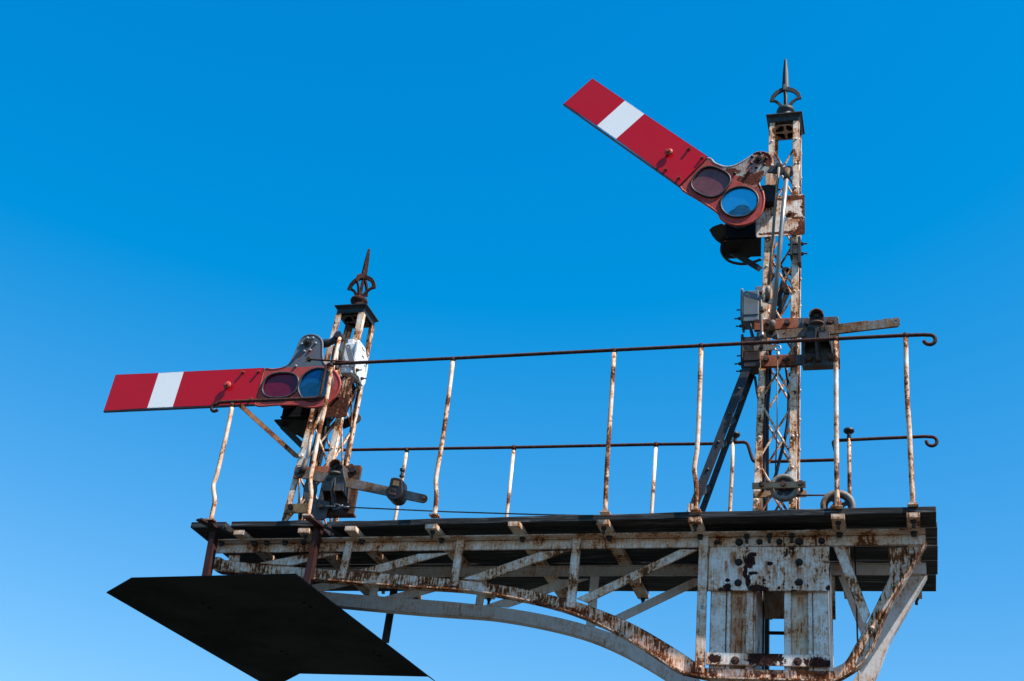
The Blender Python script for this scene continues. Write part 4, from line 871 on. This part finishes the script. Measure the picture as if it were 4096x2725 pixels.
wr = rod('thin hanging wire from the notched lever down to the near pulley', [on(.0, 2, 608, 965), on(.0, 2, 606, 1560), on(.03, 3, 787, 560)], .0032, 'wire', 'pull_wire', cat='wire',
    ends=[(circle(on(-.002, 2, 610, 965), .015, 14) + [on(-.002, 2, 610, 965) + Vector((.015, 0, 0))], [.0042] * 15, 'galv', 'eye'), ([on(0, 11, 625, 1000), on(0, 11, 630, 1160)], [.006, .006], 'stay', 'hook'), ([on(0, 11, 635, 1290), on(0, 11, 640, 1380)], [.009, .008], 'galv', 'thimble')])
m = MB(); a_ = on(.0, 16, 830, 1182); b_ = on(.0, 16, 905, 1185)
wr = rod('taut wire running right from the crank plate along the walkway', [on(.0, 16, 1080, 1190), on(.02, 6, 2080, 1170), on(.04, 8, 720, 220), Vector((-.62, .075, 4.10))], .0038, 'wire', 'pull_wire', cat='wire',
    ends=[(smooth_path([on(0, 16, 735, 1180), on(0, 16, 830, 1180), on(0, 16, 900, 1185), on(0, 16, 905, 1160), on(0, 16, 950, 1160), on(0, 16, 985, 1190)], 4), .006, 'wire', 'link'), ([on(0, 16, 980, 1190), on(0, 16, 1090, 1192)], [.008, .007], 'wire', 'thimble'), ([on(.0, 16, 890, 1225), on(0, 16, 960, 1205), on(0, 16, 1010, 1160)], [.006] * 3, 'wire', 'shackle')])
rod('taut wire between the two pulleys on the walkway', [on(.03, 17, 880, 622), on(.05, 17, 1420, 618)], .0045, 'rust', 'pull_wire', cat='wire')
rod('thin dark wire dropping from the walkway past the right side of the column', [Vector((-.235, .2, 4.06)), Vector((-.237, .2, 2.)), Vector((-.24, .2, .1))], .0042, 'wire', 'pull_wire', cat='wire')

# ------------------------------------------------------------------ pulleys
def wheel(o, c, R_, mat, holes, depth=.03):
    m = MB(); m.lathe(c + Vector((0, depth / 2, 0)), F, [(R_ * .72, 0), (R_, 0), (R_ * 1., .005), (R_ * .9, depth * .4), (R_ * .9, depth * .6), (R_, depth - .005), (R_, depth), (R_ * .74, depth), (R_ * .70, depth - .008), (R_ * .70, .002), (R_ * .72, 0)], 40, True, False)
    m.build('rim', mat, o)
    m = MB(); hl = []
    for i in range(holes):
        t = 2 * math.pi * i / holes + 1.25; cc = c + Vector((math.cos(t), 0, math.sin(t))) * R_ * .45
        hl.append([cc + Vector((math.cos(t + 1.57) * .26 * R_ * math.cos(a_) + math.cos(t) * .14 * R_ * math.sin(a_), 0, math.sin(t + 1.57) * .26 * R_ * math.cos(a_) + math.sin(t) * .14 * R_ * math.sin(a_))) for a_ in [j * math.pi / 6 for j in range(12)]])
    m.holed(circle(c, R_ * .722, 40), hl, (0, .008, 0)); m.build('disc', 'stay', o)
    m = MB(); m.cyl(c + Vector((0, .02, 0)), F, R_ * .2, .045); m.build('hub', 'boltrust', o)
c1 = on(.03, 17, 640, 480); pu = thing('pulley', 'grey pulley wheel held between two bolted bars on the tall post', 'pulley', c1, 'wire pulleys'); wheel(pu, c1, .0685, 'pulley', 0)
m = MB(); a_, b_ = on(.0, 17, 40, 380), on(.0, 17, 1046, 352); h_ = .033
m.loft([a_, a_ + Vector((0, 0, -h_)), a_ + Vector((0, .008, -h_)), a_ + Vector((0, .008, 0))], [b_, b_ + Vector((0, 0, -h_)), b_ + Vector((0, .008, -h_)), b_ + Vector((0, .008, 0))]); st = m.build('front_strap', 'brownbar', pu, .001)
f = MB()
for u, v in ((215, 432), (632, 415), (955, 402)): p = on(-.0, 17, u, v); f.cyl((p.x, p.y, p.z), F, .0135, .018, 6)
f.build('strap_bolt', 'boltrust', st)
m = MB(); a_, b_ = on(.07, 17, 60, 545), on(.07, 17, 1070, 520); m.box(a_.x, b_.x, .066, .076, a_.z - .034, a_.z); m.build('back_strap', 'brownbar', pu, .001)
m = MB()
for u in (215, 955): p = on(0, 17, u, 420); m.cyl((p.x, .0085, p.z), (0, 1, 0), .008, .0575, 10)
m.build('spacer', 'boltdark', pu)
c2 = on(.05, 17, 1660, 840); pu = thing('pulley', 'larger grey spoked pulley wheel standing on the walkway', 'pulley', c2, 'wire pulleys'); wheel(pu, c2, .083, 'pulley', 4)
m = MB(); m.bar(c2 + Vector((.002, -.03, .006)), c2 + Vector((-.06, -.03, -.075)), .034, .010, F); m.bar(c2 + Vector((.002, .03, .0)), c2 + Vector((.0, .03, -.1)), .034, .010, F); m.cyl(c2 + Vector((.002, -.034, .006)), F, .018, .008, 14); m.build('fork', 'rustbar', pu, .001)

# ------------------------------------------------------------------ raking stay of the tall post
sy = thing('post_stay', 'black double flat-bar stay raking up to the tall post', 'stay', (-1.02, .16, 4.05))
for y, a_, b_, wd in ((.10, (3, 110, 930), (2, 345, 1180), .046), (.23, (3, 190, 930), (2, 402, 1190), .032)):
    p, q = on(y, *a_), on(y, *b_); m = MB(); m.bar(p - (q - p).normalized() * .03, q + (q - p).normalized() * .05, wd, .008, F); b = m.build('stay_bar', 'stay', sy, .001)
    f = MB()
    for t in (.12, .33, .52, .72, .9): c = p + (q - p) * t; f.dome((c.x, y - .004, c.z), F, .0095, .007)
    f.build('rivets', 'stay', b)
p0, q0 = on(.10, 3, 140, 870), on(.10, 2, 350, 1180); p1, q1 = on(.23, 3, 210, 870), on(.23, 2, 402, 1190)
m = MB()
for t in (.12, .45, .62, .8): m.bar(p0 + (q0 - p0) * t + Vector((.005, 0, 0)), p1 + (q1 - p1) * (t + .06), .03, .006, (1, 0, .4))
m.build('lacing', 'stay', sy)
m = MB(); p = on(.09, 3, 105, 825); m.box(p.x - .0, p.x + .035, .07, .14, 4.055, p.z); m.build('foot_cleat', 'white_arch', sy, .001)

# ------------------------------------------------------------------ cables inside the tall post
def cable(label, pts, r=.0085, n=2):
    o = thing('cable', label, 'cable', pts[-1], 'black cables in the tall post'); m = MB(); m.tube(smooth_path(pts, 5), r, 8); m.build('cable_run', 'cable', o); return o
cable('black cable running straight down just inside the left leg of the tall post', [on(.14, 12, 420, -300), on(.14, 12, 440, 100), on(.14, 12, 412, 420), on(.14, 12, 415, 900), on(.14, 12, 412, 1170), on(.14, 12, 415, 1480)], .0095)
cable('second black cable in the tall post, to the right of the straight one', [on(.16, 12, 470, -300), on(.16, 12, 470, 100), on(.16, 12, 445, 420), on(.16, 12, 442, 900), on(.16, 12, 440, 1170), on(.16, 12, 425, 1480)], .0085)
cable('black cable crossing the tall post slantwise behind its right leg', [on(.2, 12, 640, -20), on(.2, 12, 665, 200), on(.2, 12, 660, 480), on(.2, 12, 625, 720), on(.2, 12, 560, 980), on(.2, 12, 520, 1130), on(.2, 12, 430, 1300), on(.2, 12, 415, 1480)], .0085)
cable('short black cable dropping from the grey box to the dark box', [on(.1, 11, 200, 800), on(.1, 11, 205, 900), on(.1, 11, 225, 1000), on(.1, 11, 250, 1080)], .009)
cable('thin black cable leaving the dark box beside the stay', [on(.15, 2, 430, 1190), on(.15, 2, 445, 1290), on(.15, 2, 452, 1330), on(.15, 2, 480, 1450)], .007)

def cable_left(label, pts, r=.0085):
    o = cable(label, pts, r); o['group'] = 'black cables in the short post'
cable_left('black cable curving from the pale box down the right side of the short post', [on(.2, 15, 960, 880), on(.2, 15, 990, 1040), on(.2, 15, 1000, 1180), on(.2, 15, 930, 1420), on(.2, 16, 830, 230), on(.2, 16, 740, 520), on(.2, 16, 700, 640)])
cable_left('black cable behind the pale rod on the left of the short post', [on(.17, 15, 830, 480), on(.17, 15, 790, 760), on(.17, 15, 730, 1200), on(.17, 16, 720, 150), on(.17, 16, 640, 480), on(.17, 16, 600, 700), on(.17, 16, 540, 1000), on(.17, 16, 470, 1340)], .011)
cable_left('black cable down the middle of the short post behind the cast bracket', [on(.22, 16, 800, 60), on(.22, 16, 770, 330), on(.22, 16, 740, 540), on(.22, 16, 690, 760), on(.22, 16, 640, 1100), on(.22, 16, 610, 1330)], .012)
m = MB(); p = on(.07, 16, 535, 432); q = on(.07, 16, 455, 665); m.loft([p + Vector((-.024, 0, 0)), p + Vector((.008, 0, 0)), p + Vector((.008, .007, 0)), p + Vector((-.024, .007, 0))], [q + Vector((-.016, 0, 0)), q + Vector((.02, 0, 0)), q + Vector((.02, .007, 0)), q + Vector((-.016, .007, 0))]); tp = m.build('tie_plate', 'bracket', postL, .001)
f = MB(); c = on(.07, 16, 487, 545); f.hexbolt(c, F, .010, .012); f.build('plate_bolt', 'boltwhite', tp)
m = MB(); L = [onx(-3.03, 15, *a_) for a_ in ((1125, 900), (1222, 885), (1215, 1000), (1185, 1088), (1120, 1010))]; m.prism(L, (.006, 0, 0)); tp = m.build('tie_plate', 'white_post', postL, .001)
f = MB(); c = onx(-3.024, 15, 1172, 995); f.hexbolt(c, (1, 0, 0), .010, .012); f.build('plate_bolt', 'boltrust', tp)

# ------------------------------------------------------------------ shield plate hung under the left end
sh = thing('smoke_shield', 'large black flat plate hung below the left end of the gantry', 'shield plate', (-3.3, .4, 3.6))
SZ = 3.6
L = [onz(SZ, 0, *p) for p in ((245, 1365), (302, 1332), (680, 1323), (700, 1338))] + [onz(SZ, 0, 1001, 1569), onz(SZ, 0, 985, 1558), onz(SZ, 0, 690, 1551), onz(SZ, 0, 625, 1585)]
m = MB(); m.prism(L, (0, 0, .006)); pl = m.build('plate', 'shield', sh)
f = MB()
for q in ((7, 200, 843), (7, 250, 875), (7, 935, 838), (7, 985, 868), (7, 775, 1190), (7, 815, 1212), (7, 1440, 1198), (7, 1480, 1222)): c = onz(SZ, *q); f.dome((c.x, c.y, SZ), (0, 0, -1), .009, .005)
f.build('rivets', 'shield', pl)
for (a_, b_, c_, d_) in (((7, 273, 318), (7, 214, 640), (7, 175, 232), (7, 310, 303)), ((7, 1028, 298), (7, 945, 700), (6, 600, 1222), (6, 752, 1338))):
    Y = -.1; p, q = on(Y, *a_), on(Y, *b_); q = p + (q - p) * ((p.z - SZ - .006) / (p.z - q.z)); wv = Vector((.0175, 0, 0)); m = MB()
    m.loft([p - wv, p + wv, p + wv + Vector((0, .006, 0)), p - wv + Vector((0, .006, 0))], [q - wv, q + wv, q + wv + Vector((0, .006, 0)), q - wv + Vector((0, .006, 0))])
    m.loft([p + wv + Vector((-.006, .0062, 0)), p + wv + Vector((0, .0062, 0)), p + wv + Vector((0, .045, 0)), p + wv + Vector((-.006, .045, 0))], [q + wv + Vector((-.006, .0062, 0)), q + wv + Vector((0, .0062, 0)), q + wv + Vector((0, .045, 0)), q + wv + Vector((-.006, .045, 0))])
    hg = m.build('hanger', 'maroon', sh, .001)
    z = 4.003; m = MB(); c, d = onz(z, *c_), onz(z, *d_); m.bar(c, d, .044, .012, (0, 0, 1)); m.build('clamp_bar', 'maroon', hg, .001)
    m = MB(); e_ = d + Vector((.035, -.03, 0)); m.bar(e_, e_ + Vector((.06, .16, 0)), .03, .02, (0, 0, 1)); m.build('clamp_block', 'black', hg, .001)
b_ = onz(SZ + .006, 7, 1524, 1128); m = MB(); m.bar((b_.x + .006, b_.y, 4.0), b_, .044, .008, F); m.build('hanger', 'black', sh, .001)
m = MB(); m.bar((-3.60, .7, 4.0), (-3.66, .7, SZ + .006), .044, .008, F); m.build('hanger', 'black', sh, .001)

# ------------------------------------------------------------------ ladder up the back of the column
ld = thing('ladder', 'dark steel ladder seen through the gap in the column', 'ladder', (-.64, .5, 0))
xa = on(.5, 4, 918, 1050).x; xb_ = xa + .30
for x in (xa, xb_): m = MB(); m.box(x - .012, x + .012, .48, .52, .02, 4.0); m.build('stile', 'stay', ld, .001)
zr = on(.5, 4, 990, 1046).z; z = zr
while z > .3: m = MB(); m.cyl((xa + .012, .5, z), (1, 0, 0), .009, xb_ - xa - .024, 10); m.build('rung', 'rust', ld); z -= .27
m = MB(); m.cyl((xa + .012, .5, zr + .08), (1, 0, 0), .012, .014, 8); m.build('stile_bolt', 'boltrust', ld)
m = MB(); x = on(.3, 4, 880, 1050).x; m.box(x - .006, x + .010, .3, .33, .05, 3.9); o = m.build('conduit', 'black', None, loc=(x, .3, .05)); tag(o, 'straight black conduit up the column beside the ladder', 'conduit')
for o in bpy.data.objects:
    if '_org' in o: del o['_org']
